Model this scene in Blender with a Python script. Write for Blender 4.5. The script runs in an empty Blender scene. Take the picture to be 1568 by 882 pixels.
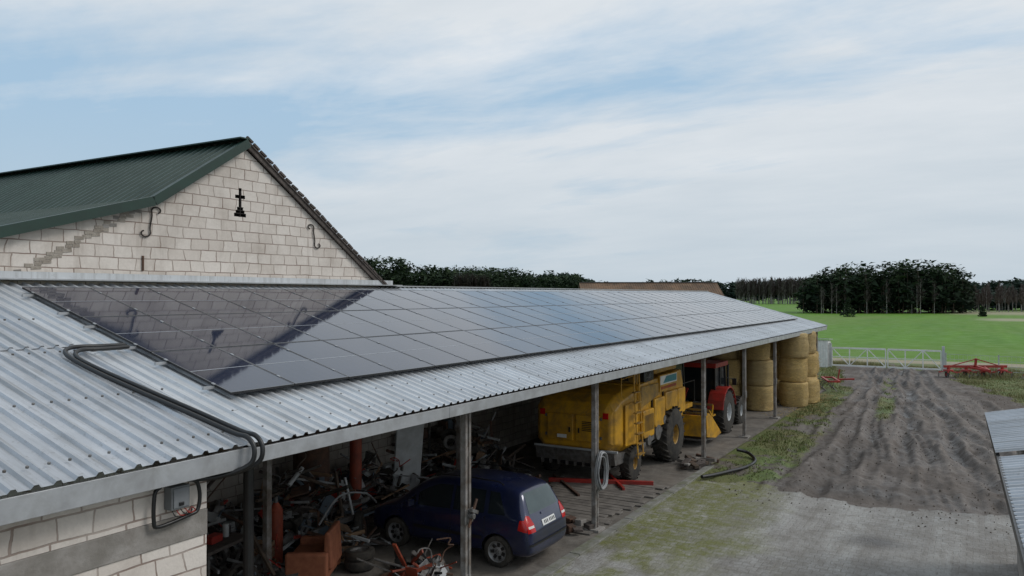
import bpy, bmesh, math, random
import numpy as np
from mathutils import Vector, Matrix, Quaternion, Euler
from mathutils.bvhtree import BVHTree
from mathutils.geometry import delaunay_2d_cdt
scene=bpy.context.scene
scene.view_settings.view_transform='Standard'
scene.view_settings.look='None'
scene.view_settings.exposure=0
rnd=random.Random(7)
nr=np.random.RandomState(11)

# ------------------------------------------------------------------ materials
def base(name):
    m=bpy.data.materials.new(name); m.use_nodes=True
    nt=m.node_tree; b=nt.nodes['Principled BSDF']; return m,nt,b
def N(nt,t,**k):
    n=nt.nodes.new(t)
    for a,v in k.items(): setattr(n,a,v)
    return n
def L(nt,a,b): nt.links.new(a,b)
def noise(nt,vec,scale,detail=5,rough=.55,dist=0):
    n=N(nt,'ShaderNodeTexNoise'); n.inputs['Scale'].default_value=scale
    n.inputs['Detail'].default_value=detail; n.inputs['Roughness'].default_value=rough
    n.inputs['Distortion'].default_value=dist
    if vec is not None: L(nt,vec,n.inputs['Vector'])
    return n.outputs['Fac']
def ramp(nt,fac,stops):
    r=N(nt,'ShaderNodeValToRGB'); L(nt,fac,r.inputs[0])
    e=r.color_ramp.elements
    while len(e)<len(stops): e.new(.5)
    for i,(p,c) in enumerate(stops):
        e[i].position=p; e[i].color=(c,c,c,1) if isinstance(c,(int,float)) else (*c,1)
    return r.outputs[0]
def mix(nt,f,a,b,mode='MIX'):
    n=N(nt,'ShaderNodeMix',data_type='RGBA',blend_type=mode)
    for i,v in ((0,f),(6,a),(7,b)):
        s=n.inputs[i]
        if hasattr(v,'is_linked'): L(nt,v,s)
        elif i==0: s.default_value=v
        else: s.default_value=(*v,1) if len(v)==3 else v
    return n.outputs[2]
def math_(nt,op,a,b=None,clamp=False):
    n=N(nt,'ShaderNodeMath',operation=op); n.use_clamp=clamp
    for i,v in ((0,a),(1,b)):
        if v is None: continue
        if hasattr(v,'is_linked'): L(nt,v,n.inputs[i])
        else: n.inputs[i].default_value=v
    return n.outputs[0]
def bump(nt,b,h,strength,dist=.02):
    n=N(nt,'ShaderNodeBump'); n.inputs['Strength'].default_value=strength; n.inputs['Distance'].default_value=dist
    L(nt,h,n.inputs['Height']); L(nt,n.outputs[0],b.inputs['Normal']); return n
def mapped(nt,tc,sc,rot=(0,0,0)):
    mp=N(nt,'ShaderNodeMapping'); mp.inputs['Scale'].default_value=sc; mp.inputs['Rotation'].default_value=rot; L(nt,tc,mp.inputs[0]); return mp.outputs[0]
def pm(name,c1,c2=None,scale=4,rough=.6,metal=0,bmp=0,bscale=30,dirt=None,dirtamt=.5,coat=0,rvar=.1):
    m,nt,b=base(name)
    if c2 is None: c2=tuple(x*.75 for x in c1)
    tc=N(nt,'ShaderNodeTexCoord').outputs['Object']
    f=noise(nt,tc,scale,4,.6)
    col=mix(nt,ramp(nt,f,[(.35,0),(.65,1)]),c1,c2)
    if dirt:
        d=noise(nt,tc,scale*.45+1.3,5,.7,.4)
        col=mix(nt,math_(nt,'MULTIPLY',ramp(nt,d,[(.42,0),(.66,1)]),dirtamt),col,dirt)
    L(nt,col,b.inputs['Base Color'])
    b.inputs['Metallic'].default_value=metal
    r=math_(nt,'MULTIPLY_ADD',f,rvar*2); nt.nodes[-1].inputs[2].default_value=rough-rvar
    L(nt,r,b.inputs['Roughness'])
    if coat: b.inputs['Coat Weight'].default_value=coat; b.inputs['Coat Roughness'].default_value=.08
    if bmp: bump(nt,b,noise(nt,tc,bscale,4,.65),bmp)
    return m

def block_mat(name,c1,c2,mortar,w=.40,h=.24,ms=.012,stain=.35,dirtc=(.22,.17,.13)):
    m,nt,b=base(name)
    tc=N(nt,'ShaderNodeTexCoord').outputs['Object']
    s=N(nt,'ShaderNodeSeparateXYZ'); L(nt,tc,s.inputs[0])
    dn=noise(nt,tc,1.1,2); dn2=noise(nt,tc,7,2)
    x=math_(nt,'ADD',s.outputs[0],s.outputs[1])
    z=math_(nt,'ADD',s.outputs[2],math_(nt,'MULTIPLY',math_(nt,'SUBTRACT',dn,.5),.06))
    z=math_(nt,'ADD',z,math_(nt,'MULTIPLY',math_(nt,'SUBTRACT',dn2,.5),.016))
    row=math_(nt,'FLOOR',math_(nt,'DIVIDE',z,h))
    wn=N(nt,'ShaderNodeTexWhiteNoise',noise_dimensions='1D'); L(nt,row,wn.inputs['W'])
    x=math_(nt,'ADD',x,math_(nt,'MULTIPLY',wn.outputs['Value'],.16))
    x=math_(nt,'ADD',x,math_(nt,'MULTIPLY',math_(nt,'SUBTRACT',dn2,.5),.04))
    x=math_(nt,'ADD',x,math_(nt,'MULTIPLY',math_(nt,'SUBTRACT',dn,.5),.3))
    c=N(nt,'ShaderNodeCombineXYZ'); L(nt,x,c.inputs[0]); L(nt,z,c.inputs[1])
    br=N(nt,'ShaderNodeTexBrick'); L(nt,c.outputs[0],br.inputs['Vector'])
    br.inputs['Scale'].default_value=1; br.inputs['Brick Width'].default_value=w; br.inputs['Row Height'].default_value=h
    br.inputs['Mortar Size'].default_value=ms; br.inputs['Mortar Smooth'].default_value=.35; br.inputs['Bias'].default_value=-.1
    br.offset=.46
    br.inputs['Color1'].default_value=(*c1,1); br.inputs['Color2'].default_value=(*c2,1); br.inputs['Mortar'].default_value=(*mortar,1)
    col=mix(nt,math_(nt,'MULTIPLY',math_(nt,'MULTIPLY',br.outputs['Fac'],ramp(nt,noise(nt,tc,2.2,3),[(.4,0),(.65,1)])),.5),br.outputs['Color'],c2)
    st=ramp(nt,noise(nt,tc,.9,6,.7,.5),[(.42,0),(.72,1)])
    sk=ramp(nt,noise(nt,mapped(nt,tc,(4,4,.35)),1.2,4,.6),[(.55,0),(.75,1)])
    col=mix(nt,math_(nt,'MULTIPLY',st,stain),col,dirtc)
    col=mix(nt,math_(nt,'MULTIPLY',sk,stain*.9),col,dirtc)
    col=mix(nt,math_(nt,'MULTIPLY',ramp(nt,noise(nt,tc,25,4,.7),[(.3,0),(.8,1)]),.25),col,(.3,.27,.23))
    L(nt,col,b.inputs['Base Color']); b.inputs['Roughness'].default_value=.95
    h_=math_(nt,'ADD',math_(nt,'MULTIPLY',br.outputs['Fac'],-1.0),math_(nt,'MULTIPLY',noise(nt,tc,40,3),.4))
    bump(nt,b,h_,.6,.012)
    return m

def sheet_mat(name,c1,c2,axis=0,metal=.35,rough=.42,width=1.1,dirt=(.16,.15,.13),dirtamt=.45,bands=.35):
    m,nt,b=base(name)
    tc=N(nt,'ShaderNodeTexCoord').outputs['Object']
    s=N(nt,'ShaderNodeSeparateXYZ'); L(nt,tc,s.inputs[0])
    a=math_(nt,'FLOOR',math_(nt,'DIVIDE',s.outputs[axis],width))
    wn=N(nt,'ShaderNodeTexWhiteNoise',noise_dimensions='1D'); L(nt,a,wn.inputs['W'])
    f=noise(nt,tc,1.3,6,.65)
    col=mix(nt,ramp(nt,f,[(.3,0),(.7,1)]),c1,c2)
    col=mix(nt,math_(nt,'MULTIPLY',wn.outputs['Value'],bands),col,tuple(x*.6 for x in c1))
    sc=[.4,.4,.4]; sc[axis]=9
    sk=ramp(nt,noise(nt,mapped(nt,tc,sc),1.1,5,.7),[(.45,0),(.75,1)])
    col=mix(nt,math_(nt,'MULTIPLY',sk,dirtamt),col,dirt)
    sp=ramp(nt,noise(nt,tc,14,4,.75),[(.58,0),(.72,1)])
    col=mix(nt,math_(nt,'MULTIPLY',sp,dirtamt*.7),col,dirt)
    L(nt,col,b.inputs['Base Color']); b.inputs['Metallic'].default_value=metal
    r=math_(nt,'MULTIPLY_ADD',f,.35); nt.nodes[-1].inputs[2].default_value=rough-.15
    L(nt,r,b.inputs['Roughness'])
    return m

M={}
M['galv']=sheet_mat('galvanised_sheet',(.68,.70,.72),(.54,.555,.58),bands=.3)
M['galv2']=sheet_mat('galvanised_sheet_weathered',(.53,.55,.58),(.41,.43,.46),dirtamt=.65)
M['green']=sheet_mat('green_roof_sheet',(.022,.052,.040),(.017,.040,.032),axis=1,metal=.0,rough=.5,dirt=(.04,.05,.042),dirtamt=.15,bands=.3)
M['greentrim']=pm('green_trim',(.014,.042,.030),(.012,.032,.024),3,.45)
M['block']=block_mat('white_block_wall',(.75,.69,.635),(.65,.585,.53),(.27,.20,.17))
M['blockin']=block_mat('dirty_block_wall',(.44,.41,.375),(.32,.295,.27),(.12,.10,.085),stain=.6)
M['concrete']=pm('concrete_beam',(.33,.31,.29),(.22,.205,.185),3,.9,bmp=.4,dirt=(.13,.11,.09))
M['mortar']=pm('old_mortar',(.42,.38,.33),(.30,.26,.22),6,.95,bmp=.6,dirt=(.16,.13,.10))
M['fascia']=pm('fascia_metal',(.44,.455,.47),(.35,.36,.375),3,.45,.25,dirt=(.2,.19,.17),dirtamt=.4)
M['post']=pm('weathered_post',(.30,.29,.28),(.15,.14,.13),5,.75,dirt=(.11,.075,.05),dirtamt=.8)
M['wood']=pm('dark_wood',(.12,.085,.06),(.06,.045,.035),5,.85,bmp=.4)
M['board']=pm('weathered_boards',(.11,.09,.08),(.055,.045,.04),7,.85,bmp=.4)
M['crate']=pm('crate_wood',(.26,.165,.095),(.16,.10,.065),6,.85,bmp=.4)
M['black']=pm('black_plastic',(.010,.010,.011),(.016,.016,.016),8,.38)
M['rubber']=pm('tyre_rubber',(.018,.017,.016),(.035,.032,.028),6,.85,dirt=(.10,.085,.065),dirtamt=.5)
M['yellow']=pm('yellow_machine_paint',(.66,.35,.018),(.50,.255,.018),1.6,.42,dirt=(.18,.11,.04),dirtamt=.75)
M['yellowd']=pm('yellow_paint_dusty',(.42,.235,.03),(.27,.16,.035),4,.6,dirt=(.11,.08,.045),dirtamt=.85)
M['red']=pm('red_machine_paint',(.42,.03,.02),(.30,.022,.016),3,.45,dirt=(.12,.05,.035),dirtamt=.5)
M['rust']=pm('rusty_steel',(.13,.065,.04),(.07,.042,.03),9,.9,bmp=.4,dirt=(.05,.04,.035))
M['steel']=pm('old_steel',(.22,.22,.22),(.11,.105,.10),7,.55,.4,dirt=(.10,.07,.045))
M['white']=pm('white_paint',(.78,.78,.76),(.68,.68,.66),3,.5,dirt=(.3,.28,.24),dirtamt=.25)
M['greywhite']=pm('grey_panel',(.5,.52,.53),(.40,.42,.43),3,.5,dirt=(.22,.2,.18),dirtamt=.4)
M['boxgrey']=pm('grey_enclosure',(.16,.17,.175),(.13,.135,.14),5,.5)
M['boxlid']=pm('grey_enclosure_lid',(.20,.21,.22),(.16,.17,.18),5,.35)
M['carpaint']=pm('dark_blue_car_paint',(.008,.015,.062),(.006,.012,.05),3,.3,.25,coat=1,dirt=(.035,.035,.045),dirtamt=.3)
M['glass']=pm('dark_glass',(.012,.016,.019),(.014,.019,.022),3,.07,rvar=.03)
M['rearglass']=pm('rear_glass_painted_reflection',(.07,.10,.105),(.05,.075,.08),3,.07,rvar=.03)  # dark glass with its pale reflection painted in as a lighter base colour
M['lampred']=pm('tail_lamp',(.55,.012,.012),(.42,.01,.01),6,.15)
M['alloy']=pm('wheel_rim',(.46,.47,.48),(.34,.34,.35),9,.4,.6,dirt=(.12,.10,.08))
M['plate']=pm('number_plate',(.78,.78,.76),(.7,.7,.68),8,.4)
M['teal']=pm('teal_decal',(.02,.22,.27),(.02,.17,.21),4,.4)
M['leather']=pm('rust_brown_upholstery',(.36,.13,.065),(.25,.085,.045),5,.75,bmp=.2)
M['cable']=pm('grey_cable',(.32,.33,.34),(.22,.22,.22),5,.6)
M['floor']=pm('dirt_floor',(.16,.14,.118),(.085,.075,.065),1.2,.9,bmp=.6,bscale=12,dirt=(.23,.21,.185),dirtamt=.6)
M['plank']=pm('floor_planks',(.20,.18,.16),(.11,.098,.087),3,.85,bmp=.4)
M['kerb']=pm('kerb_concrete',(.26,.255,.24),(.18,.175,.16),3,.9,bmp=.4,dirt=(.10,.11,.04),dirtamt=.7)
M['iron']=pm('wrought_iron',(.02,.016,.014),(.03,.022,.018),8,.7)
M['darkhole']=pm('dark_opening',(.01,.009,.008),None,8,.95)
M['tile']=pm('brown_tile_roof',(.22,.13,.075),(.12,.075,.048),.9,.85,bmp=.5,bscale=4,dirt=(.08,.075,.05),dirtamt=.35)
M['orangepipe']=pm('orange_red_paint',(.36,.07,.03),(.25,.045,.022),4,.6,dirt=(.08,.04,.03))
M['clod']=pm('soil_clod',(.13,.105,.085),(.08,.066,.054),9,.95)
M['tarp']=pm('blue_grey_tarp',(.10,.13,.16),(.07,.09,.11),4,.7)

def straw_mat():
    m,nt,b=base('straw')
    tc=N(nt,'ShaderNodeTexCoord').outputs['Object']
    f1=noise(nt,mapped(nt,tc,(5,5,38)),1.5,5,.75,1.2)
    f2=noise(nt,tc,3,5,.7)
    f3=noise(nt,mapped(nt,tc,(1,1,7)),1.0,3,.6)
    oi=N(nt,'ShaderNodeObjectInfo')
    col=mix(nt,ramp(nt,f1,[(.34,0),(.62,1)]),(.22,.135,.04),(.82,.58,.22))
    col=mix(nt,math_(nt,'MULTIPLY',ramp(nt,f2,[(.42,0),(.62,1)]),.5),col,(.40,.28,.13))
    col=mix(nt,math_(nt,'MULTIPLY',ramp(nt,f3,[(.5,0),(.65,1)]),.35),col,(.72,.56,.28))
    col=mix(nt,math_(nt,'MULTIPLY',oi.outputs['Random'],.45),col,(.42,.34,.20))
    L(nt,col,b.inputs['Base Color']); b.inputs['Roughness'].default_value=.9
    bump(nt,b,f1,1,.07); return m
M['straw']=straw_mat()

def panel_mat():
    m,nt,b=base('solar_glass')
    tc=N(nt,'ShaderNodeTexCoord').outputs['Object']
    f=noise(nt,tc,2.0,4,.6)
    s=N(nt,'ShaderNodeSeparateXYZ'); L(nt,tc,s.inputs[0])
    u=math_(nt,'FRACT',math_(nt,'DIVIDE',math_(nt,'SUBTRACT',s.outputs[0],7.1),1.15/6))
    v=math_(nt,'FRACT',math_(nt,'DIVIDE',math_(nt,'SUBTRACT',s.outputs[1],8.55),.0935))
    ln=math_(nt,'MAXIMUM',math_(nt,'GREATER_THAN',u,.965),math_(nt,'GREATER_THAN',v,.95))
    col=mix(nt,f,(.016,.022,.044),(.028,.036,.064))
    col=mix(nt,math_(nt,'MULTIPLY',ln,.6),col,(.07,.078,.10))
    L(nt,col,b.inputs['Base Color'])
    b.inputs['IOR'].default_value=1.62
    r=math_(nt,'MULTIPLY_ADD',f,.06); nt.nodes[-1].inputs[2].default_value=.02
    L(nt,r,b.inputs['Roughness'])
    return m
M['pv']=panel_mat()
M['pvframe']=pm('panel_frame',(.17,.175,.185),(.21,.215,.225),5,.35,.5)
M['pvside']=pm('panel_frame_side',(.02,.02,.022),(.03,.03,.03),5,.45,.3)
M['pvline']=pm('panel_busbar',(.45,.47,.50),None,5,.4,.3)

def leaf_mat(name,c1,c2,c3):
    m,nt,b=base(name)
    a=N(nt,'ShaderNodeAttribute'); a.attribute_name='tint'
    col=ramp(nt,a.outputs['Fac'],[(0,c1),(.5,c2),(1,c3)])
    L(nt,col,b.inputs['Base Color']); b.inputs['Roughness'].default_value=.9
    b.inputs['Specular IOR Level'].default_value=.15
    return m
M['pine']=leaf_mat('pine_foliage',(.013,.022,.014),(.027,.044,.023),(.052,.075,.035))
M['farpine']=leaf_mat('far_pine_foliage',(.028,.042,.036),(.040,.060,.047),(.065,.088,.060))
M['bare']=leaf_mat('bare_twigs',(.07,.052,.046),(.13,.10,.088),(.26,.23,.205))
M['trunk']=pm('bark',(.11,.075,.055),(.07,.05,.04),3,.9)
M['birch']=pm('birch_bark',(.34,.32,.30),(.2,.18,.17),3,.9)
M['grassb']=leaf_mat('grass_blades',(.05,.07,.02),(.10,.13,.035),(.26,.22,.12))

# ------------------------------------------------------------------ builder
class B:
    def __init__(s): s.v=[];s.f=[];s.m=[];s.mats=[]
    def mi(s,m):
        m=M[m] if isinstance(m,str) else m
        if m not in s.mats: s.mats.append(m)
        return s.mats.index(m)
    def add(s,vs,fs,m):
        o=len(s.v); s.v+= [tuple(x) for x in vs]; k=s.mi(m)
        for f in fs: s.f.append(tuple(i+o for i in f)); s.m.append(k)
    def boxm(s,mat4,size,m):
        sx,sy,sz=[a/2 for a in size]
        vs=[mat4@Vector((x,y,z)) for x in(-sx,sx) for y in(-sy,sy) for z in(-sz,sz)]
        s.add(vs,[(0,1,3,2),(4,6,7,5),(0,4,5,1),(2,3,7,6),(0,2,6,4),(1,5,7,3)],m)
    def box(s,c,size,m,rot=(0,0,0)):
        s.boxm(Matrix.Translation(c)@Euler(rot).to_matrix().to_4x4(),size,m)
    def bb(s,x0,x1,y0,y1,z0,z1,m): s.box(((x0+x1)/2,(y0+y1)/2,(z0+z1)/2),(abs(x1-x0),abs(y1-y0),abs(z1-z0)),m)
    def beam(s,p0,p1,w,h,m,up=(0,0,1)):
        p0=Vector(p0);p1=Vector(p1);d=p1-p0;l=d.length
        if l<1e-6: return
        x=d.normalized();u=Vector(up)
        if abs(x.dot(u))>.98: u=Vector((0,1,0))
        y=u.cross(x).normalized(); z=x.cross(y)
        mt=Matrix((x,y,z)).transposed().to_4x4(); mt.translation=(p0+p1)/2
        s.boxm(mt,(l,w,h),m)
    def cyl(s,p0,p1,r0,m,r1=None,seg=12):
        r1=r0 if r1 is None else r1
        p0=Vector(p0);p1=Vector(p1);d=(p1-p0).normalized()
        a=d.orthogonal().normalized(); b=d.cross(a)
        vs=[]
        for p,r in((p0,r0),(p1,r1)):
            for i in range(seg):
                t=2*math.pi*i/seg; vs.append(p+a*(r*math.cos(t))+b*(r*math.sin(t)))
        fs=[(i,(i+1)%seg,seg+(i+1)%seg,seg+i) for i in range(seg)]+[tuple(range(seg))[::-1],tuple(range(seg,2*seg))]
        s.add(vs,fs,m)
    def tube(s,pts,r,m,seg=8,cap=True):
        pts=[Vector(p) for p in pts]; vs=[];a=None
        for i,p in enumerate(pts):
            d=(pts[min(i+1,len(pts)-1)]-pts[max(i-1,0)]).normalized()
            if a is None: a=d.orthogonal().normalized()
            a=(a-d*a.dot(d)).normalized(); b=d.cross(a)
            for k in range(seg):
                t=2*math.pi*k/seg; vs.append(p+a*(r*math.cos(t))+b*(r*math.sin(t)))
        fs=[]
        for i in range(len(pts)-1):
            for k in range(seg):
                fs.append((i*seg+k,i*seg+(k+1)%seg,(i+1)*seg+(k+1)%seg,(i+1)*seg+k))
        if cap: fs+=[tuple(range(seg))[::-1],tuple(range((len(pts)-1)*seg,len(pts)*seg))]
        s.add(vs,fs,m)
    def lathe(s,prof,c,axis,m,seg=28):
        c=Vector(c);d=Vector(axis).normalized();a=d.orthogonal().normalized();b=d.cross(a);vs=[]
        for r,h in prof:
            for k in range(seg):
                t=2*math.pi*k/seg; vs.append(c+d*h+a*(r*math.cos(t))+b*(r*math.sin(t)))
        fs=[]
        for i in range(len(prof)-1):
            for k in range(seg):
                fs.append((i*seg+k,i*seg+(k+1)%seg,(i+1)*seg+(k+1)%seg,(i+1)*seg+k))
        s.add(vs,fs,m)
    def prism(s,poly,p0,p1,m,plane='XZ'):
        def P(a,b,c):
            return (a,c,b) if plane=='XZ' else ((c,a,b) if plane=='YZ' else (a,b,c))
        n=len(poly)
        vs=[P(a,b,p0) for a,b in poly]+[P(a,b,p1) for a,b in poly]
        fs=[tuple(range(n)),tuple(range(n,2*n))[::-1]]+[(i,i+n,(i+1)%n+n,(i+1)%n) for i in range(n)]
        s.add(vs,fs,m)
    def fin(s,name,parent=None,smooth=None,bevel=0,loc=None,seg=2):
        me=bpy.data.meshes.new(name); me.from_pydata(s.v,[],s.f)
        for m in s.mats: me.materials.append(m)
        me.polygons.foreach_set('material_index',s.m)
        bm=bmesh.new(); bm.from_mesh(me); bmesh.ops.recalc_face_normals(bm,faces=bm.faces[:]); bm.to_mesh(me); bm.free()
        o=bpy.data.objects.new(name,me); scene.collection.objects.link(o)
        if smooth:
            me.shade_smooth(); me.set_sharp_from_angle(angle=math.radians(smooth))
        if bevel:
            md=o.modifiers.new('bevel','BEVEL'); md.width=bevel; md.segments=seg; md.limit_method='ANGLE'; md.angle_limit=math.radians(35)
        if parent: o.parent=parent
        if loc: o.location=loc
        return o
def empty(name,loc=(0,0,0),rotz=0):
    e=bpy.data.objects.new(name,None); scene.collection.objects.link(e); e.location=loc; e.rotation_euler=(0,0,rotz)
    e.empty_display_size=.3; return e
def cr(p,n=5):
    out=[]
    for i in range(len(p)-1):
        a=p[max(i-1,0)];b1=p[i];c1=p[i+1];d=p[min(i+2,len(p)-1)]
        for j in range(n):
            t=j/n; out.append(.5*((2*b1)+(c1-a)*t+(2*a-5*b1+4*c1-d)*t*t+(3*b1-a-3*c1+d)*t**3))
    out.append(p[-1]); return out

# ------------------------------------------------------------------ camera / light / world
H=5.5; TH=math.radians(30.47)
cam=bpy.data.cameras.new('camera'); co=bpy.data.objects.new('camera',cam); scene.collection.objects.link(co)
co.location=(0,0,H); cam.lens=36*1200/1568; cam.sensor_width=36; cam.clip_end=9000; cam.clip_start=.1
pt=math.radians(.53)
co.rotation_euler=Vector((math.cos(TH)*math.cos(pt),math.sin(TH)*math.cos(pt),math.sin(pt))).to_track_quat('-Z','Y').to_euler()
scene.camera=co
SE=math.radians(42); SA=math.radians(150)
sd=Vector((math.sin(SA)*math.cos(SE),math.cos(SA)*math.cos(SE),math.sin(SE)))
sl=bpy.data.lights.new('sun','SUN'); sl.energy=1.2; sl.angle=math.radians(20); sl.color=(1,.96,.91)
so=bpy.data.objects.new('sun',sl); scene.collection.objects.link(so); so.rotation_euler=(-sd).to_track_quat('-Z','Y').to_euler(); so.location=(0,-10,30)

w=bpy.data.worlds.new('World'); scene.world=w; w.use_nodes=True; nt=w.node_tree
bg=nt.nodes['Background']; bg.inputs['Strength'].default_value=.111
sky=N(nt,'ShaderNodeTexSky',sky_type='NISHITA'); sky.sun_disc=False; sky.sun_elevation=SE; sky.sun_rotation=SA
sky.air_density=1.2; sky.dust_density=1.5
tc=N(nt,'ShaderNodeTexCoord').outputs['Generated']
s=N(nt,'ShaderNodeSeparateXYZ'); L(nt,tc,s.inputs[0])
zz=math_(nt,'MAXIMUM',math_(nt,'ADD',s.outputs[2],.16),.05)
cx=math_(nt,'DIVIDE',s.outputs[0],zz); cy=math_(nt,'DIVIDE',s.outputs[1],zz)
c=N(nt,'ShaderNodeCombineXYZ'); L(nt,cx,c.inputs[0]); L(nt,cy,c.inputs[1])
mp=N(nt,'ShaderNodeMapping'); L(nt,c.outputs[0],mp.inputs[0]); mp.inputs['Rotation'].default_value=(0,0,math.radians(38)); mp.inputs['Scale'].default_value=(1.0,.5,1); mp.inputs['Location'].default_value=(5.1,3.4,0)
n1=noise(nt,mp.outputs[0],.85,7,.58,.6)
n2=noise(nt,mp.outputs[0],2.6,6,.62,.3)
cov=math_(nt,'ADD',math_(nt,'MULTIPLY',n1,.74),math_(nt,'MULTIPLY',n2,.26))
# thinner cloud in a belt about 14 degrees up towards the north-east
side=math_(nt,'ADD',math_(nt,'MULTIPLY',s.outputs[0],.507),math_(nt,'MULTIPLY',s.outputs[1],-.862))
belt=math_(nt,'MINIMUM',math_(nt,'ABSOLUTE',math_(nt,'SUBTRACT',s.outputs[2],.235)),.16)
cov=math_(nt,'ADD',cov,math_(nt,'MULTIPLY',belt,.75))
cov=math_(nt,'ADD',cov,math_(nt,'MULTIPLY',side,.16))
cov=math_(nt,'SUBTRACT',cov,.025)
mask=ramp(nt,cov,[(.39,.10),(.46,.5),(.55,1)])
shade=ramp(nt,noise(nt,mp.outputs[0],1.5,6,.6),[(.3,0),(.7,1)])
cloud=mix(nt,shade,(5.5,6.1,6.65),(7.1,7.4,7.7))
blue=mix(nt,.85,sky.outputs[0],(3.3,5.0,6.7))
col=mix(nt,mask,blue,cloud)
hz=ramp(nt,s.outputs[2],[(0,1),(.06,.75),(.22,0)])
col=mix(nt,math_(nt,'MULTIPLY',hz,.8),col,(4.5,5.3,5.95))
L(nt,col,bg.inputs['Color'])

# ------------------------------------------------------------------ noise helper
def vn(x,y,scale,seed,octv=4):
    r=np.random.RandomState(seed); out=0; amp=1; tot=0
    for o in range(octv):
        g=r.rand(128,128); u=x*scale*(2**o)+o*17.3; v=y*scale*(2**o)+o*5.1
        iu=np.floor(u).astype(int); iv=np.floor(v).astype(int); fu=u-iu; fv=v-iv
        fu=fu*fu*(3-2*fu); fv=fv*fv*(3-2*fv)
        a=g[iu%128,iv%128];b=g[(iu+1)%128,iv%128];c_=g[iu%128,(iv+1)%128];d=g[(iu+1)%128,(iv+1)%128]
        out=out+amp*((a*(1-fu)+b*fu)*(1-fv)+(c_*(1-fu)+d*fu)*fv); tot+=amp; amp*=.55
    return out/tot
def sm(a,b,x): t=np.clip((x-a)/(b-a),0,1); return t*t*(3-2*t)

# ------------------------------------------------------------------ ground
def geo(a,b,n): return a*(b/a)**(np.arange(1,n+1)/n)
xs=np.concatenate([-geo(5,4000,22)[::-1],np.arange(-4,9,.5),np.arange(9,20,.2),np.arange(20,66,.11),np.arange(66,82,.4),82+geo(1,5000,60)])
ys=np.concatenate([-9-geo(.4,5000,55)[::-1],np.arange(-9,-4.5,.2),np.arange(-4.5,8,.055),8+geo(.2,5000,55)])
X,Y=np.meshgrid(xs,ys,indexing='ij')
n1_=vn(X,Y,.35,1); n2_=vn(X,Y,1.6,2); n3_=vn(X,Y,.09,3)
jit=(n1_-.5)*2.2+(n2_-.5)*1.2
paved=sm(0,.5,23.2+jit*1.1-X)*sm(0,.2,7.35-Y)*sm(0,2,Y+14)
yL=np.interp(X,[22,25,30,36,48,64,68],[5.6,4.9,5.0,5.4,5.8,8.8,9.5])+jit*1.0
yR=np.interp(X,[23,40,50,55,64,68],[-7,-3.6,-1.2,.3,1.9,1.8])+jit*1.1
grass=np.maximum(sm(-.4,.6,Y-yL),sm(-.5,.8,yR-Y))
grass=np.maximum(grass,sm(65.2,66.5,X+jit))
centre=.8*np.exp(-((Y-(3.0+.06*(X-30)))/.5)**2)*sm(34,42,X)*(1-sm(60,63,X))
grass=np.maximum(grass,centre*sm(.42,.58,n1_))
grass*=1-paved
grass*=.35+.65*sm(.33,.55,n2_*.5+n1_*.5)
road2=sm(0,.8,X-(70.5+Y*-.03))*(1-sm(0,.8,X-(74+Y*-.03)))
field=sm(0,.8,X-(74+Y*-.03))
beige=np.clip(.8*road2+ sm(0,4,X-190)*(1-sm(0,6,X-212))*(1-sm(0,8,Y+6)) +.8*sm(0,8,X-262)*(1-sm(0,12,X-300))*(1-sm(0,8,Y-2)),0,1)
moss=sm(4.0,6.4,Y+jit*1.3)*sm(.36,.52,n1_*.55+n2_*.45)+.8*sm(.56,.66,n1_*.7+n2_*.3)*sm(2.5,4.5,Y)*(1-sm(15,19,X))
moss=np.clip(moss,0,1)
mud=sm(22.0,24.0,X)*(1-sm(63,69,X))*(1-grass*.8)*sm(-14,-8,Y)*(1-sm(7,7.4,Y))
Z=np.zeros_like(X); tr=np.zeros_like(X); hi=np.zeros_like(X)
t_=np.clip((X-17)/47,0,1)
rt=np.random.RandomState(4)
tl=[]
for i in range(13):
    y0=rt.uniform(-4.5,4.6); y1=rt.uniform(3.9,6.4); p=rt.uniform(.7,1.5); tl.append((y0,y1,p,rt.uniform(-.6,.6),rt.uniform(.12,.22),rt.uniform(.55,1.0)))
for y0,y1,p,bw,wd,amp in tl:
    for off in (0,1.75):
        yc=y0+(y1-y0)*t_**p+bw*np.sin(t_*math.pi)*2+off*(1-.3*t_)-.7+.10*np.sin(X*.55+y0*3)
        fade=.3+.7*sm(.35,.55,vn(X,X*0+y0*7+off,.16,77))
        dd=(Y-yc); w_=np.exp(-(dd/(wd*1.25))**4); sh=np.exp(-((np.abs(dd)-wd*2.1)/(wd*.7))**2)
        tread=1+.3*np.sin(X*14+y0)*(wd<.16)
        Z+=mud*amp*fade*(-.085*w_*tread+.06*sh*(.3+n2_*1.2)); tr=np.maximum(tr,w_*fade*amp*(mud+.5*paved*sm(10,20,X))); hi=np.maximum(hi,sh*fade*amp*mud)
Z+=mud*((n2_-.5)*.13+(vn(X,Y,4.0,9)-.5)*.11)
Z=np.maximum(Z,-.20)
Z+=grass*(1-field)*(n2_-.5)*.06*sm(7,10,X)
Z+=(1-paved)*.012
inside=(Y>7.35)&(Y<14.8)&(X<48.4); Z[inside]=-.03
Z=np.where(X>68,0,Z)
ni,nj=X.shape
idx=np.arange(ni*nj).reshape(ni,nj)
F=np.stack([idx[:-1,:-1],idx[1:,:-1],idx[1:,1:],idx[:-1,1:]],-1).reshape(-1,4)
me=bpy.data.meshes.new('ground'); me.from_pydata(np.stack([X,Y,Z],-1).reshape(-1,3),[],F)
def cattr(me,name,chs):
    a=me.color_attributes.new(name,'FLOAT_COLOR','POINT'); arr=np.stack([np.asarray(c_).reshape(-1) for c_ in chs],-1).astype(np.float32)
    a.data.foreach_set('color',arr.reshape(-1))
one=np.ones_like(X)
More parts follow.
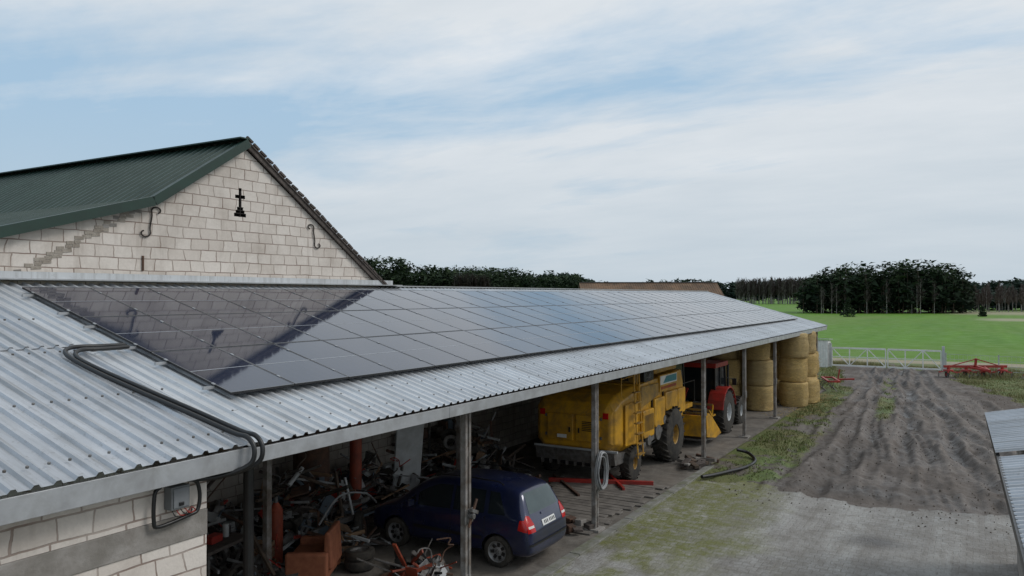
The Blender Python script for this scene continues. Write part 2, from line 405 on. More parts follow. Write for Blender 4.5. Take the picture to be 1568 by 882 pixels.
wet=np.exp(-(((X-19.2)/.5)**2+((Y-1.95)/.6)**2)*1.2)+.9*np.exp(-(((X-23.9)/.9)**2+((Y-2.9)/1.6)**2))+.7*np.exp(-(((X-29)/2.5)**2+((Y-3.6)/.8)**2))
wet=wet*(.4+n2_*1.2)+mud*sm(-.10,-.17,Z)*.9
wet=np.clip(wet,0,1)
cattr(me,'ga',[grass,paved,field,one]); cattr(me,'gb',[moss,tr,beige,one]); cattr(me,'gc',[wet,mud,hi,one])
me.shade_smooth()
g=bpy.data.objects.new('ground',me); scene.collection.objects.link(g)
m,nt,b=base('ground_surface')
tc=N(nt,'ShaderNodeTexCoord').outputs['Object']
def att(n):
    a=N(nt,'ShaderNodeAttribute'); a.attribute_name=n; q=N(nt,'ShaderNodeSeparateColor'); L(nt,a.outputs['Color'],q.inputs[0]); return q.outputs
A=att('ga'); Bq=att('gb'); Cq=att('gc')
fn=noise(nt,tc,3.2,7,.7); fn2=noise(nt,tc,.45,5,.6); fn3=noise(nt,tc,18,4,.7)
stx=noise(nt,mapped(nt,tc,(.22,2.2,1),(0,0,-.05)),1.3,6,.7,.3)
soil=mix(nt,ramp(nt,fn,[(.33,0),(.66,1)]),(.066,.052,.043),(.155,.130,.112))
soil=mix(nt,math_(nt,'MULTIPLY',ramp(nt,stx,[(.44,0),(.62,1)]),.5),soil,(.20,.175,.155))
soil=mix(nt,math_(nt,'MULTIPLY',ramp(nt,fn3,[(.55,0),(.75,1)]),.45),soil,(.21,.185,.16))
soil=mix(nt,math_(nt,'MULTIPLY',ramp(nt,fn2,[(.4,0),(.60,1)]),.6),soil,(.088,.070,.058))
soil=mix(nt,math_(nt,'MULTIPLY',Cq[2],.5),soil,(.21,.185,.165))
soil=mix(nt,math_(nt,'MULTIPLY',Bq[1],.7),soil,(.048,.038,.032))
ad=N(nt,'ShaderNodeVectorMath',operation='ADD'); L(nt,mapped(nt,tc,(1,1,1),(0,0,math.radians(90))),ad.inputs[0])
ns=N(nt,'ShaderNodeTexNoise'); ns.inputs['Scale'].default_value=3; L(nt,tc,ns.inputs['Vector'])
sc=N(nt,'ShaderNodeVectorMath',operation='SCALE'); sc.inputs[3].default_value=.06; L(nt,ns.outputs['Color'],sc.inputs[0]); L(nt,sc.outputs[0],ad.inputs[1])
br=N(nt,'ShaderNodeTexBrick'); L(nt,ad.outputs[0],br.inputs['Vector']); br.inputs['Scale'].default_value=1
br.inputs['Brick Width'].default_value=.24; br.inputs['Row Height'].default_value=.20; br.inputs['Mortar Size'].default_value=.014; br.inputs['Mortar Smooth'].default_value=.9
br.inputs['Color1'].default_value=(.325,.32,.305,1); br.inputs['Color2'].default_value=(.28,.275,.265,1); br.inputs['Mortar'].default_value=(.21,.20,.175,1)
pav=br.outputs['Color']
pav=mix(nt,math_(nt,'MULTIPLY',ramp(nt,fn,[(.44,0),(.58,1)]),.7),pav,(.19,.175,.155))
pav=mix(nt,math_(nt,'MULTIPLY',ramp(nt,fn2,[(.42,0),(.58,1)]),.7),pav,(.40,.39,.37))
pav=mix(nt,math_(nt,'MULTIPLY',ramp(nt,noise(nt,tc,1.1,7,.7,.6),[(.5,0),(.62,1)]),.55),pav,(.165,.15,.13))
pav=mix(nt,math_(nt,'MULTIPLY',ramp(nt,fn3,[(.5,0),(.72,1)]),.55),pav,(.15,.14,.125))
pav=mix(nt,math_(nt,'MULTIPLY',ramp(nt,stx,[(.5,0),(.66,1)]),.5),pav,(.17,.152,.13))
pav=mix(nt,math_(nt,'MULTIPLY',Bq[1],.85),pav,(.13,.112,.096))
mossc=mix(nt,fn3,(.085,.10,.018),(.21,.215,.045))
mm=math_(nt,'MULTIPLY',Bq[0],ramp(nt,math_(nt,'ADD',math_(nt,'MULTIPLY',fn,.7),math_(nt,'MULTIPLY',br.outputs['Fac'],.12)),[(.22,0),(.40,1)]))
pav=mix(nt,math_(nt,'MULTIPLY',mm,.85),pav,mossc)
gr=mix(nt,ramp(nt,fn,[(.3,0),(.7,1)]),(.055,.095,.018),(.13,.165,.042))
gr=mix(nt,math_(nt,'MULTIPLY',ramp(nt,fn2,[(.4,0),(.7,1)]),.7),gr,(.19,.145,.085))
fl=mix(nt,ramp(nt,noise(nt,mapped(nt,tc,(.02,.35,1),(0,0,.3)),1,5,.6),[(.3,0),(.7,1)]),(.066,.17,.006),(.098,.23,.010))
fl=mix(nt,math_(nt,'MULTIPLY',ramp(nt,noise(nt,tc,.02,5,.6),[(.42,0),(.62,1)]),.6),fl,(.11,.19,.02))
fl=mix(nt,math_(nt,'MULTIPLY',ramp(nt,noise(nt,mapped(nt,tc,(.006,.02,1),(0,0,.2)),1,4,.6),[(.5,0),(.62,1)]),.4),fl,(.16,.20,.055))
col=mix(nt,ramp(nt,math_(nt,'ADD',A[0],math_(nt,'MULTIPLY',math_(nt,'SUBTRACT',fn,.5),.9)),[(.35,0),(.6,1)]),soil,gr)
col=mix(nt,ramp(nt,math_(nt,'ADD',A[1],math_(nt,'MULTIPLY',math_(nt,'SUBTRACT',fn,.5),1.1)),[(.4,0),(.62,1)]),col,pav)
col=mix(nt,math_(nt,'MULTIPLY',Cq[0],.75),col,(.050,.042,.036))
col=mix(nt,A[2],col,fl)
col=mix(nt,math_(nt,'MULTIPLY',Bq[2],.85),col,(.38,.32,.24))
L(nt,col,b.inputs['Base Color'])
ro=math_(nt,'SUBTRACT',ramp(nt,fn2,[(.4,.65),(.6,.92)]),math_(nt,'MULTIPLY',math_(nt,'MAXIMUM',Cq[0],math_(nt,'MULTIPLY',Bq[1],.6)),.4))
L(nt,ro,b.inputs['Roughness']); b.inputs['Specular IOR Level'].default_value=.35
hh=math_(nt,'ADD',math_(nt,'MULTIPLY',fn,1.2),math_(nt,'MULTIPLY',fn3,.5))
hh=math_(nt,'ADD',hh,math_(nt,'MULTIPLY',math_(nt,'MULTIPLY',br.outputs['Fac'],A[1]),-.2))
bump(nt,b,hh,.8,.05)
me.materials.append(m)

# ------------------------------------------------------------------ open shed
RY0,RZ0,RY1,RZ1=7.37,3.75,14.4,5.72
slope=(RZ1-RZ0)/(RY1-RY0); al=math.atan(slope); V=Vector((0,math.cos(al),math.sin(al))); NN=Vector((0,-math.sin(al),math.cos(al)))
def rz(y): return RZ0+slope*(y-RY0)
def rp(x,y,h=0): return Vector((x,y,rz(y)))+NN*h
def corr(b_,O,U,LU,Vv,LV,Nv,pitch,amp,mat,rows=1,wob=.0):
    prof=[(0,0),(.30,0),(.42,1),(.62,1),(.74,0)]
    n=int(LU/pitch); us=[]
    for i in range(n):
        for a,h in prof: us.append(((i+a)*pitch,h*amp))
    us.append((n*pitch,0))
    O=Vector(O);vs=[];fs=[]
    for r in range(rows+1):
        for u,h in us:
            vs.append(O+U*u+Vv*(LV*r/rows)+Nv*(h+(rnd.uniform(-wob,wob))))
    k=len(us)
    for r in range(rows):
        for i in range(k-1): fs.append((r*k+i,r*k+i+1,(r+1)*k+i+1,(r+1)*k+i))
    b_.add(vs,fs,mat)
shed=empty('open_machinery_shed')
ux=Vector((1,0,0)); TL=(RY1-RY0)/math.cos(al)
b_=B()
corr(b_,rp(6.35,7.30,.004),ux,42.0,V,TL*.52,NN,.2,.035,'galv',3,.001)
corr(b_,rp(6.35,10.75,.012),ux,42.0,V,TL*.50,NN,.2,.035,'galv',3,.001)
b_.fin('roof_sheets',shed)
b_=B()
corr(b_,rp(-2,7.26,.05),ux,8.6,V,TL*.53,NN,.2,.035,'galv2',3,.0015)
corr(b_,rp(-2,10.85,.062),ux,8.6,V,TL*.51,NN,.2,.035,'galv2',3,.0015)
b_.fin('roof_sheets_weathered',shed)
b_=B()
for y in (7.6,9.0,10.6,12.0,13.6):
    for i in range(43):
        x=-1.9+i*.2+.1
        if x<6.5: p=rp(x,y,.095+(.012 if y>10.8 else 0)); b_.cyl(p-NN*.012,p+NN*.008,.016,'steel',seg=6)
for y in (7.65,8.2):
    for i in range(100):
        x=6.35+i*.4+.104; p=rp(x,y,.04); b_.cyl(p-NN*.005,p+NN*.010,.014,'steel',seg=6)
b_.fin('roof_screws',shed)
b_=B()
b_.bb(-2,6.40,7.27,7.31,3.50,3.73,'fascia')
x=6.42
while x<48.3:
    x2=min(x+4,48.36); b_.bb(x+.004,x2-.004,7.30+rnd.uniform(-.003,.003),7.34,3.52,3.70,'fascia'); x=x2
b_.bb(6.4,48.36,7.345,7.45,3.56,3.69,'board')
b_.fin('eave_fascia',shed,bevel=.006)
b_=B()
p0=rp(48.38,7.28,-.06);p1=rp(48.38,14.45,-.06); b_.beam(p0,p1,.03,.2,'fascia')
for x in (6.2,11.36,16.76,21,25.3,30.6,36,41.4,46.8): b_.beam(rp(x,7.5,-.16),rp(x,14.4,-.16),.1,.2,'wood')
for y in (8.3,9.5,10.7,11.9,13.1,14.1): b_.beam(rp(-1.5,y,-.035),rp(48.3,y,-.035),.08,.06,'wood')
b_.fin('roof_timbers',shed)
b_=B()
for x in (11.36,16.76,25.3,30.6,36,41.4,46.8):
    for o in (-.055,.055):
        b_.bb(x+o-.032,x+o+.032,7.56,7.67,0,3.6,'post')
    for z in (.5,1.6,2.7): b_.bb(x-.022,x+.022,7.575,7.655,z,z+.16,'post')
    b_.bb(x-.13,x+.13,7.545,7.559,1.55,1.8,'steel')
    b_.bb(x-.2,x+.2,7.44,7.82,-.02,.09,'concrete')
b_.cyl((11.36,7.44,1.68),(11.36,7.55,1.68),.05,'steel'); b_.beam((11.28,7.5,1.5),(11.5,7.48,1.95),.03,.05,'rust'); b_.box((11.42,7.49,1.75),(.2,.08,.06),'steel',(0,.4,0))
for x in (10.4,16.8,25,36):
    b_.bb(x-.06,x+.06,11.4,11.52,0,4.7,'post')
b_.cyl((7.3,8.4,0),(7.3,8.4,3.9),.07,'black')
b_.fin('posts',shed,bevel=.008)
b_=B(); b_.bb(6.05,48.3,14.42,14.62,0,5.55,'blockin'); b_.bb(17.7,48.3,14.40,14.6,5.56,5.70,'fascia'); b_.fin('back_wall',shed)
b_=B(); b_.bb(-3,6.0,7.6,7.85,0,2.76,'block'); b_.bb(-3,6.0,7.6,7.85,3.06,3.50,'block'); b_.bb(5.75,6.0,7.852,14.4,0,3.5,'block'); b_.fin('block_wall',shed)
b_=B(); b_.bb(-3,6.003,7.585,7.853,2.763,3.057,'concrete'); b_.fin('lintel',shed,bevel=.01)
b_=B()
b_.beam((-1,14.22,5.78),(17.7,14.22,5.78),.36,.025,'fascia')
b_.bb(-1,17.7,14.395,14.46,5.76,5.92,'galv')
b_.beam((17.6,14.35,5.76),(48.4,14.35,5.76),.22,.03,'fascia')
b_.fin('ridge_flashing',shed)

b_=B(); b_.bb(6,48.4,7.42,14.42,-.1,.03,'floor'); b_.fin('shed_floor')
b_=B(); x=6
while x<24.6:
    b_.bb(x+.005,x+.99,7.17+rnd.uniform(-.01,.01),7.415,-.1,.045+rnd.uniform(-.008,.008),'kerb'); x+=1
b_.fin('kerb',bevel=.012)
b_=B()
for i in range(22):
    x=16.4+i*.24; b_.box((x,9.05+rnd.uniform(-.1,.1),.05+rnd.uniform(0,.01)),(.215,2.9+rnd.uniform(-.3,.3),.035),'plank',(0,rnd.uniform(-.01,.01),rnd.uniform(-.015,.015)))
b_.fin('plank_floor',bevel=.005)

# ------------------------------------------------------------------ solar panels
arr=empty('solar_panel_array')
bg_=B();bf=B();bl=B();brl=B()
pw,ph,gap=1.134,1.755,.016
P0y=8.55
for r in range(3):
    for c_ in range(34):
        u0=7.1+c_*(pw+gap); v0=r*(ph+.02)
        O=rp(u0,P0y,.13)+V*v0
        ta=nr.normal(0,.0018);tb=nr.normal(0,.0018)
        def P(u,v,h=0): return O+ux*u+V*v+NN*(h+ta*(u-pw/2)+tb*(v-ph/2))
        e=.014
        bg_.add([P(e,e),P(pw-e,e),P(pw-e,ph-e),P(e,ph-e)],[(0,1,2,3)],'pv')
        for (a,b2,c2,d2) in ((0,0,pw,e),(0,ph-e,pw,ph),(0,e,e,ph-e),(pw-e,e,pw,ph-e)):
            q=[P(a,b2,-.03),P(c2,b2,-.03),P(c2,d2,-.03),P(a,d2,-.03),P(a,b2,.003),P(c2,b2,.003),P(c2,d2,.003),P(a,d2,.003)]
            bf.add(q,[(4,5,6,7)],'pvframe'); bf.add(q,[(0,1,5,4),(1,2,6,5),(2,3,7,6),(3,0,4,7)],'pvside')
        bl.add([P(e,ph/2-.008,.0015),P(pw-e,ph/2-.008,.0015),P(pw-e,ph/2+.008,.0015),P(e,ph/2+.008,.0015)],[(0,1,2,3)],'pvline')
    for v in (.35,1.4):
        O=rp(6.93,P0y,.085)+V*(r*(ph+.02)+v)
        brl.beam(O,O+ux*39.6,.045,.04,'fascia')
        for c_ in range(0,35):
            q=O+ux*(.17+c_*(pw+gap)-gap/2)+NN*.05; brl.beam(q-V*.03,q+V*.03,.03,.012,'fascia')
bg_.fin('glass',arr); bf.fin('frames',arr); bl.fin('busbar_lines',arr); brl.fin('rails',arr)

# ------------------------------------------------------------------ cables & box
cab=B()
for k,o in enumerate((0,.12)):
    pts=[]
    raw=[(6.95,10.55+o*.8,.12),(6.6,10.5+o,.13),(6.2-o*.4,10.48+o,.14),(6.02-o*.6,10.25+o,.13),(6.04-o*.8,9.8,.12),(6.15-o,9.0,.12),(6.27-o,8.2,.12),(6.36-o,7.5,.12)]
    for x,y,h in raw: pts.append(rp(x,y,h))
    pts+=[Vector((6.38-o,7.22,3.86)),Vector((6.39-o,7.12,3.72)),Vector((6.34-o,7.16,3.55)),Vector((6.1-o,7.4,3.44)),Vector((5.75-o*.5,7.52,3.46))]
    cab.tube(cr(pts),.029,'black')
cab.fin('cable_conduit',smooth=50)
eb=empty('electrical_box')
b_=B(); b_.bb(5.44,5.67,7.46,7.59,3.17,3.42,'boxgrey'); b_.bb(5.46,5.65,7.445,7.458,3.19,3.40,'boxlid'); b_.bb(5.52,5.58,7.43,7.444,3.21,3.25,'black'); b_.fin('housing',eb,bevel=.01)
b_=B()
b_.tube(cr([Vector(p) for p in ((5.35,7.52,3.44),(5.28,7.52,3.38),(5.27,7.52,3.1),(5.33,7.52,3.02),(5.7,7.52,3.06),(5.82,7.52,3.10),(5.84,7.52,3.3),(5.75,7.52,3.44),(5.4,7.52,3.47))]),.022,'black')
for i in range(4): b_.tube(cr([Vector((5.48+i*.05,7.5,3.16)),Vector((5.5+i*.06,7.47,3.1)),Vector((5.62+i*.05,7.5,3.08+.01*i)),Vector((5.75,7.54,3.14))]),.006,'red' if i%2 else 'black')
b_.fin('wiring',eb,smooth=50)

# ------------------------------------------------------------------ gabled house
house=empty('gabled_block_house')
GY=14.5
gp=[(2.0,0),(17.62,0),(17.62,5.48),(12.4,8.93),(10.0,7.36),(2.0,5.07)]
b_=B(); b_.prism(gp,GY,GY+.3,'block'); gw=b_.fin('gable_wall',house)
cxx,cz=12.33,7.30
shape=[(-.17,0),(.17,0),(.17,.08),(.125,.08),(.125,.15),(.085,.15),(.085,.22),(.04,.22),(.04,.42),(.14,.42),(.14,.50),(.04,.50),(.04,.66),(-.04,.66),(-.04,.50),(-.14,.50),(-.14,.42),(-.04,.42),(-.04,.22),(-.085,.22),(-.085,.15),(-.125,.15),(-.125,.08),(-.17,.08)]
b_=B(); b_.prism([(cxx+a,cz+c_) for a,c_ in shape],GY-.1,GY+.2,'darkhole'); cut=b_.fin('cutter')
md=gw.modifiers.new('b','BOOLEAN'); md.object=cut; md.operation='DIFFERENCE'; md.solver='EXACT'
gw.data.materials.append(M['darkhole'])
try: md.material_mode='TRANSFER'
except Exception: pass
dg=bpy.context.evaluated_depsgraph_get(); nm=bpy.data.meshes.new_from_object(gw.evaluated_get(dg)); gw.modifiers.clear(); gw.data=nm
bpy.data.objects.remove(cut)
b_=B()
for i in range(3): b_.bb(cxx-.15+.03*i,cxx+.15-.03*i,GY-.012,GY+.05,cz+.072+.07*i,cz+.084+.07*i,'iron')
b_.bb(cxx-.006,cxx+.006,GY-.012,GY+.05,cz,cz+.6,'iron')
b_.fin('cross_vent_grille',house)
def scroll(cx_,cz_,s_,flip):
    pts=[]
    for i in range(14):
        t=i/13; a=math.pi*(-.35+1.35*t); r=.045+.045*t
        pts.append((.13+math.cos(a)*r*1.3,.22+math.sin(a)*r))
    lo=[(-x,-z) for x,z in pts]
    path=pts+[(.02,.12),(0,0),(-.02,-.12)]+lo[::-1]
    return [Vector((cx_+flip*x*s_,GY-.03,cz_+z*s_)) for x,z in path]
b_=B()
b_.tube(cr(scroll(10.05,7.0,1.05,1),3),.016,'iron',6); b_.tube(cr(scroll(14.65,7.0,1.0,-1),3),.016,'iron',6)
b_.fin('iron_scrolls',house,smooth=60)
b_=B()
x=7.0
while x<9.9:
    z=5.92+(x-7.5)*.60
    for k in range(3):
        if rnd.random()<.88: b_.box((x+.06+k*.03,GY-.002,z+.075*k-.06),(.17+rnd.uniform(-.05,.03),.014+rnd.uniform(0,.008),.062),'mortar' if rnd.random()<.75 else 'concrete',(0,rnd.uniform(-.12,.05),0))
    x+=.17+rnd.uniform(0,.03)
b_.fin('old_roofline_bricks',house)
g_len=30
def rakeplane(x0,z0,x1,z1):
    U_=Vector((0,1,0)); d=Vector((x1-x0,0,z1-z0)); l=d.length; d.normalize(); n_=U_.cross(d)
    if n_.z<0: n_=-n_
    return d,l,n_
b_=B()
ap=(12.4,9.03);kn=(10.0,7.45);lo_=(2.0,5.16)
d,l,n_=rakeplane(*ap,*kn); corr(b_,(ap[0],GY-.2,ap[1]),Vector((0,1,0)),g_len,d,l+.12,n_,.28,.045,'green',1)
d,l,n_=rakeplane(*kn,*lo_); corr(b_,(kn[0]+.05,GY-.2,kn[1]),Vector((0,1,0)),g_len,d,l,n_,.28,.045,'green',1)
b_.fin('green_roof_sheets',house)
b_=B()
for a,c_ in [(ap,kn),(kn,lo_)]:
    b_.beam((a[0],GY-.22,a[1]-.04),(c_[0],GY-.22,c_[1]-.04),.03,.19,'greentrim')
    b_.beam((a[0],GY-.14,a[1]+.055),(c_[0],GY-.14,c_[1]+.055),.16,.015,'greentrim')
b_.beam((12.3,GY-.22,9.08),(12.3,GY+g_len,9.08),.3,.03,'greentrim')
b_.fin('green_trim',house)
b_=B()
b_.prism([(12.4,9.06),(17.75,5.48),(17.75,5.36),(12.4,8.94)],GY-.10,GY-.05,'board')
b_.prism([(12.4,9.10),(17.8,5.49),(17.8,5.45),(12.4,9.06)],GY-.13,GY+g_len,'board')
for i in range(26):
    t=i/26; x=12.5+5.2*t; z=9.09-3.6*t*.97; b_.box((x,GY-.12,z),(.2,.05,.05),'board',(0,math.radians(33+rnd.uniform(-6,6)),0))
b_.fin('right_roof_slope',house)
b_=B(); b_.bb(17.32,17.62,GY+.3,GY+g_len,0,5.4,'block'); b_.bb(2,2.3,GY+.3,GY+g_len,0,5,'block'); b_.prism([(2.3,0),(17,0),(17,5.6),(12.4,8.8),(10,7.2),(2.3,5)],GY+g_len-.3,GY+g_len,'block'); b_.fin('outer_walls',house)
b_=B(); b_.bb(9.86,9.90,GY-.03,GY-.005,6.0,6.3,'rust'); b_.fin('rusty_bracket',house)

# ------------------------------------------------------------------ opposite shed roof (right edge)
os_=empty('opposite_shed')
b_=B()
Vv=Vector((0,-.98,.2)).normalized(); Nv=Vector((0,.2,.98)).normalized()
U_=Vector((-1,-.02,0)).normalized()
corr(b_,(19.4,-.2,3.0),U_,4.9,Vv,4,Nv,.19,.03,'galv2',1)
corr(b_,(14.6,-.33,2.93),U_,9.0,Vv,4,Nv,.19,.03,'galv2',1)
b_.fin('roof_sheets',os_)
b_=B(); b_.beam((19.4,-.24,2.93),(5.5,-.5,2.85),.05,.12,'black'); b_.fin('gutter',os_)
b_=B(); b_.bb(5.6,19.1,-4.1,-.75,0,2.8,'blockin'); b_.fin('walls',os_)

# ------------------------------------------------------------------ wheel helper
def wheel(name,parent,c,axis,R,W,rim='alloy',rr=.6,lug=0,spokes=0):
    b_=B(); c=Vector(c); ax=Vector(axis).normalized()
    prof=[(R*rr,-W*.42),(R*rr*1.05,-W*.48),(R*.86,-W*.5),(R*.96,-W*.43),(R,-W*.3),(R,W*.3),(R*.96,W*.43),(R*.86,W*.5),(R*rr*1.05,W*.48),(R*rr,W*.42)]
    b_.lathe(prof,c,ax,'rubber',36)
    a=ax.orthogonal().normalized(); bb2=ax.cross(a)
    if lug:
        n=22
        for i in range(n):
            for sgn in(-1,1):
                t=2*math.pi*(i+.5*(sgn>0))/n; rdir=a*math.cos(t)+bb2*math.sin(t); tdir=-a*math.sin(t)+bb2*math.cos(t)
                p0=c+rdir*(R+lug*.35)+ax*(sgn*W*.02); p1=c+rdir*(R*.985+lug*.2)+ax*(sgn*W*.47)+tdir*(W*.28)
                b_.beam(p0,p1,.045 if R>.6 else .03,lug*1.3,'rubber',up=rdir)
    b_.fin('tyre_'+name,parent,smooth=35)
    b_=B(); r=R*rr
    b_.lathe([(r*1.02,-W*.44),(r*.93,-W*.40),(r*.86,-W*.2),(r*.5,-W*.12),(r*.28,-W*.2),(r*.26,-W*.3),(0.001,-W*.3)],c,ax,rim,28)
    b_.lathe([(r*1.02,W*.44),(r*.93,W*.40),(r*.86,W*.2),(r*.5,W*.12),(r*.28,W*.2),(0.001,W*.25)],c,ax,rim,28)
    for i in range(5):
        t=2*math.pi*i/5; rdir=a*math.cos(t)+bb2*math.sin(t)
        for sg in(-1,1):
            q=c+rdir*(r*.18)+ax*(sg*W*.3); b_.cyl(q,q+ax*(sg*.02),r*.05,'steel',seg=6)
    if spokes:
        for i in range(spokes):
            t=2*math.pi*(i+.5)/spokes; rdir=a*math.cos(t)+bb2*math.sin(t)
            for sg in(-1,1):
                q=c+rdir*(r*.62)+ax*(sg*W*.20)
                b_.beam(q-rdir*r*.17,q+rdir*r*.17,r*.3,.03,'black',up=ax)
    b_.fin('rim_'+name,parent,smooth=35)

# ------------------------------------------------------------------ car
def patch(poly,ax,sign,bvh,off,mat,builder,step=.06):
    bd=[]
    n=len(poly)
    for i in range(n):
        p=Vector(poly[i]);q=Vector(poly[(i+1)%n]);k=max(1,int((q-p).length/step))
        for j in range(k): bd.append(p.lerp(q,j/k))
    nb=len(bd); pts=list(bd)
    x0=min(p.x for p in bd);x1=max(p.x for p in bd);y0=min(p.y for p in bd);y1=max(p.y for p in bd)
    def ins(p):
        c_=False
        for i in range(nb):
            a=bd[i];b2=bd[(i+1)%nb]
            if (a.y>p.y)!=(b2.y>p.y) and p.x<(b2.x-a.x)*(p.y-a.y)/(b2.y-a.y)+a.x: c_=not c_
        return c_
    a=x0+step/2
    while a<x1:
        z=y0+step/2
        while z<y1:
            p=Vector((a,z))
            if ins(p) and min((p-q).length for q in bd)>step*.45: pts.append(p)
            z+=step
        a+=step
    r=delaunay_2d_cdt(pts,[(i,(i+1)%nb) for i in range(nb)],[],1,1e-5)
    vs=[]
    for p in r[0]:
        if ax=='x': o=Vector((sign*3,p.x,p.y));d=Vector((-sign,0,0))
        else: o=Vector((p.x,-3 if sign<0 else 8,p.y));d=Vector((0,-sign,0))
        h=bvh.ray_cast(o,d)
        if h[0] is None: h=bvh.find_nearest(o)
        vs.append(h[0]+h[1].normalized()*off if h[1].dot(-d)>0 else h[0]-h[1].normalized()*off)
    builder.add(vs,[tuple(f) for f in r[2]],mat)

def build_car(loc):
    car=empty('parked_car',loc)
    st=[(-.0,.70,.40,.60,.66,.72),(.02,.79,.30,.66,.74,.80),(.09,.845,.25,.90,.76,.97),(.18,.86,.23,.985,.71,1.14),(.30,.865,.22,.99,.655,1.44),(.42,.865,.22,.99,.625,1.57),
        (.95,.865,.21,.98,.64,1.63),(1.6,.865,.2,.96,.65,1.64),(2.2,.865,.2,.94,.645,1.62),(2.65,.865,.2,.93,.63,1.55),(3.0,.86,.2,.93,.65,1.34),(3.35,.85,.2,.92,.68,1.08),(3.55,.84,.2,.88,.68,.99),(3.9,.81,.22,.78,.66,.87),(4.1,.74,.26,.66,.6,.74),(4.17,.62,.36,.58,.5,.64)]
    vs=[];fs=[]
    for y,w_,zb,zs,wr,zr in st:
        half=[(0,zb),(w_*.85,zb),(w_*.985,zb+.1),(w_*1.0,(zb+zs)/2),(w_*.985,zs-.03),(w_*.955,zs+.01 if zr>zs+.02 else zs),(wr+.01,zr-.07 if zr-zs>.15 else (zr+zs)/2),(wr*.82,zr-.012),(0,zr+.012)]
        ring=half+[(-x,z) for x,z in half[1:-1][::-1]]
        for x,z in ring: vs.append((x,y,z))
    R_=16
    for i in range(len(st)-1):
        for k in range(R_): fs.append((i*R_+k,i*R_+(k+1)%R_,(i+1)*R_+(k+1)%R_,(i+1)*R_+k))
    fs.append(tuple(range(R_))); fs.append(tuple(range((len(st)-1)*R_,len(st)*R_))[::-1])
    b_=B(); b_.add(vs,fs,'carpaint'); body=b_.fin('body',car)
    md=body.modifiers.new('s','SUBSURF'); md.levels=2; md.render_levels=2
    c2=B()
    for y in (.77,3.35):
        c2.cyl((-1.2,y,.31),(-.55,y,.31),.37,'black',seg=32); c2.cyl((.55,y,.31),(1.2,y,.31),.37,'black',seg=32)
    cut=c2.fin('cut',car)
    bpy.context.view_layer.update()
    dg=bpy.context.evaluated_depsgraph_get()
    me0=bpy.data.meshes.new_from_object(body.evaluated_get(dg))
    bm=bmesh.new(); bm.from_mesh(me0); bvh=BVHTree.FromBMesh(bm); bm.free()
    md=body.modifiers.new('b','BOOLEAN'); md.object=cut; md.solver='EXACT'
    bpy.context.view_layer.update()
    me1=bpy.data.meshes.new_from_object(body.evaluated_get(bpy.context.evaluated_depsgraph_get()))
    body.modifiers.clear(); body.data=me1
    if len(me1.materials)<2: me1.materials.append(M['black'])
    for p in me1.polygons:
        cc=p.center
        for y in (.77,3.35):
            rr_=math.hypot(cc.y-y,cc.z-.31)
            if rr_<.375 and abs(cc.x)<.86 and (abs(rr_-.37)<.02 or abs(abs(cc.x)-.55)<.02): p.material_index=1
    me1.shade_smooth(); me1.set_sharp_from_angle(angle=math.radians(40))
    bpy.data.objects.remove(cut)
    gl=B()
    for sg in(-1,1):
        patch([(.60,1.05),(1.0,1.04),(1.02,1.46),(.80,1.45)],'x',sg,bvh,.004,'glass',gl)
        patch([(1.10,1.035),(1.86,1.01),(1.86,1.475),(1.12,1.465)],'x',sg,bvh,.004,'glass',gl)
        patch([(1.93,1.01),(2.78,.985),(2.80,1.22),(2.55,1.36),(2.3,1.45),(1.93,1.475)],'x',sg,bvh,.004,'glass',gl)
        patch([(2.86,.985),(3.16,.975),(2.88,1.17)],'x',sg,bvh,.004,'glass',gl)
    patch([(-.60,1.08),(.60,1.08),(.56,1.30),(.52,1.46),(-.52,1.46),(-.56,1.30)],'y',-1,bvh,.004,'rearglass',gl)
    patch([(-.62,1.06),(.62,1.06),(.52,1.46),(-.52,1.46)],'y',1,bvh,.004,'glass',gl)
    gl.fin('windows',car,smooth=60)
    tr_=B()
    for sg in(-1,1):
        patch([(sg*.58,.76),(sg*.81,.76),(sg*.81,.98),(sg*.72,1.08),(sg*.64,1.06),(sg*.58,.9)][::sg],'y',-1,bvh,.008,'lampred',tr_,.04)
        patch([(.08,.78),(.28,.81),(.25,1.0),(.12,1.0)],'x',sg,bvh,.008,'lampred',tr_,.04)
        patch([(.60*sg,.84),(.78*sg,.84),(.78*sg,.885),(.60*sg,.885)][::sg],'y',-1,bvh,.011,'white',tr_,.04)
        for yy in (1.06,1.90,2.86):
            patch([(yy,.30),(yy+.010,.30),(yy+.010,1.0),(yy,1.0)],'x',sg,bvh,.002,'black',tr_,.05)
        patch([(1.12,.52),(2.84,.52),(2.84,.585),(1.12,.585)],'x',sg,bvh,.012,'black',tr_,.08)
        patch([(1.15,.24),(2.96,.24),(2.96,.30),(1.15,.30)],'x',sg,bvh,.006,'black',tr_,.08)
        for yy in (1.25,2.05):
            patch([(yy,.86),(yy+.18,.86),(yy+.18,.89),(yy,.89)],'x',sg,bvh,.02,'carpaint',tr_,.05)
        patch([(sg*.42,.62),(sg*.68,.60),(sg*.68,.76),(sg*.42,.74)][::sg],'y',1,bvh,.006,'white',tr_,.05)
        tr_.tube([(sg*.60,.75,1.60),(sg*.61,.85,1.655),(sg*.615,1.6,1.675),(sg*.61,2.3,1.65),(sg*.60,2.42,1.60)],.014,'black',6)
    patch([(-.27,.80),(.27,.80),(.27,.915),(-.27,.915)],'y',-1,bvh,.010,'plate',tr_,.06)
    for i in range(7):
        xx=-.2+i*.062+(.03 if i>2 else 0); patch([(xx,.825),(xx+.035,.825),(xx+.035,.89),(xx,.89)],'y',-1,bvh,.012,'black',tr_,.04)
    patch([(-.80,.50),(.80,.50),(.80,.545),(-.80,.545)],'y',-1,bvh,.012,'black',tr_,.06)
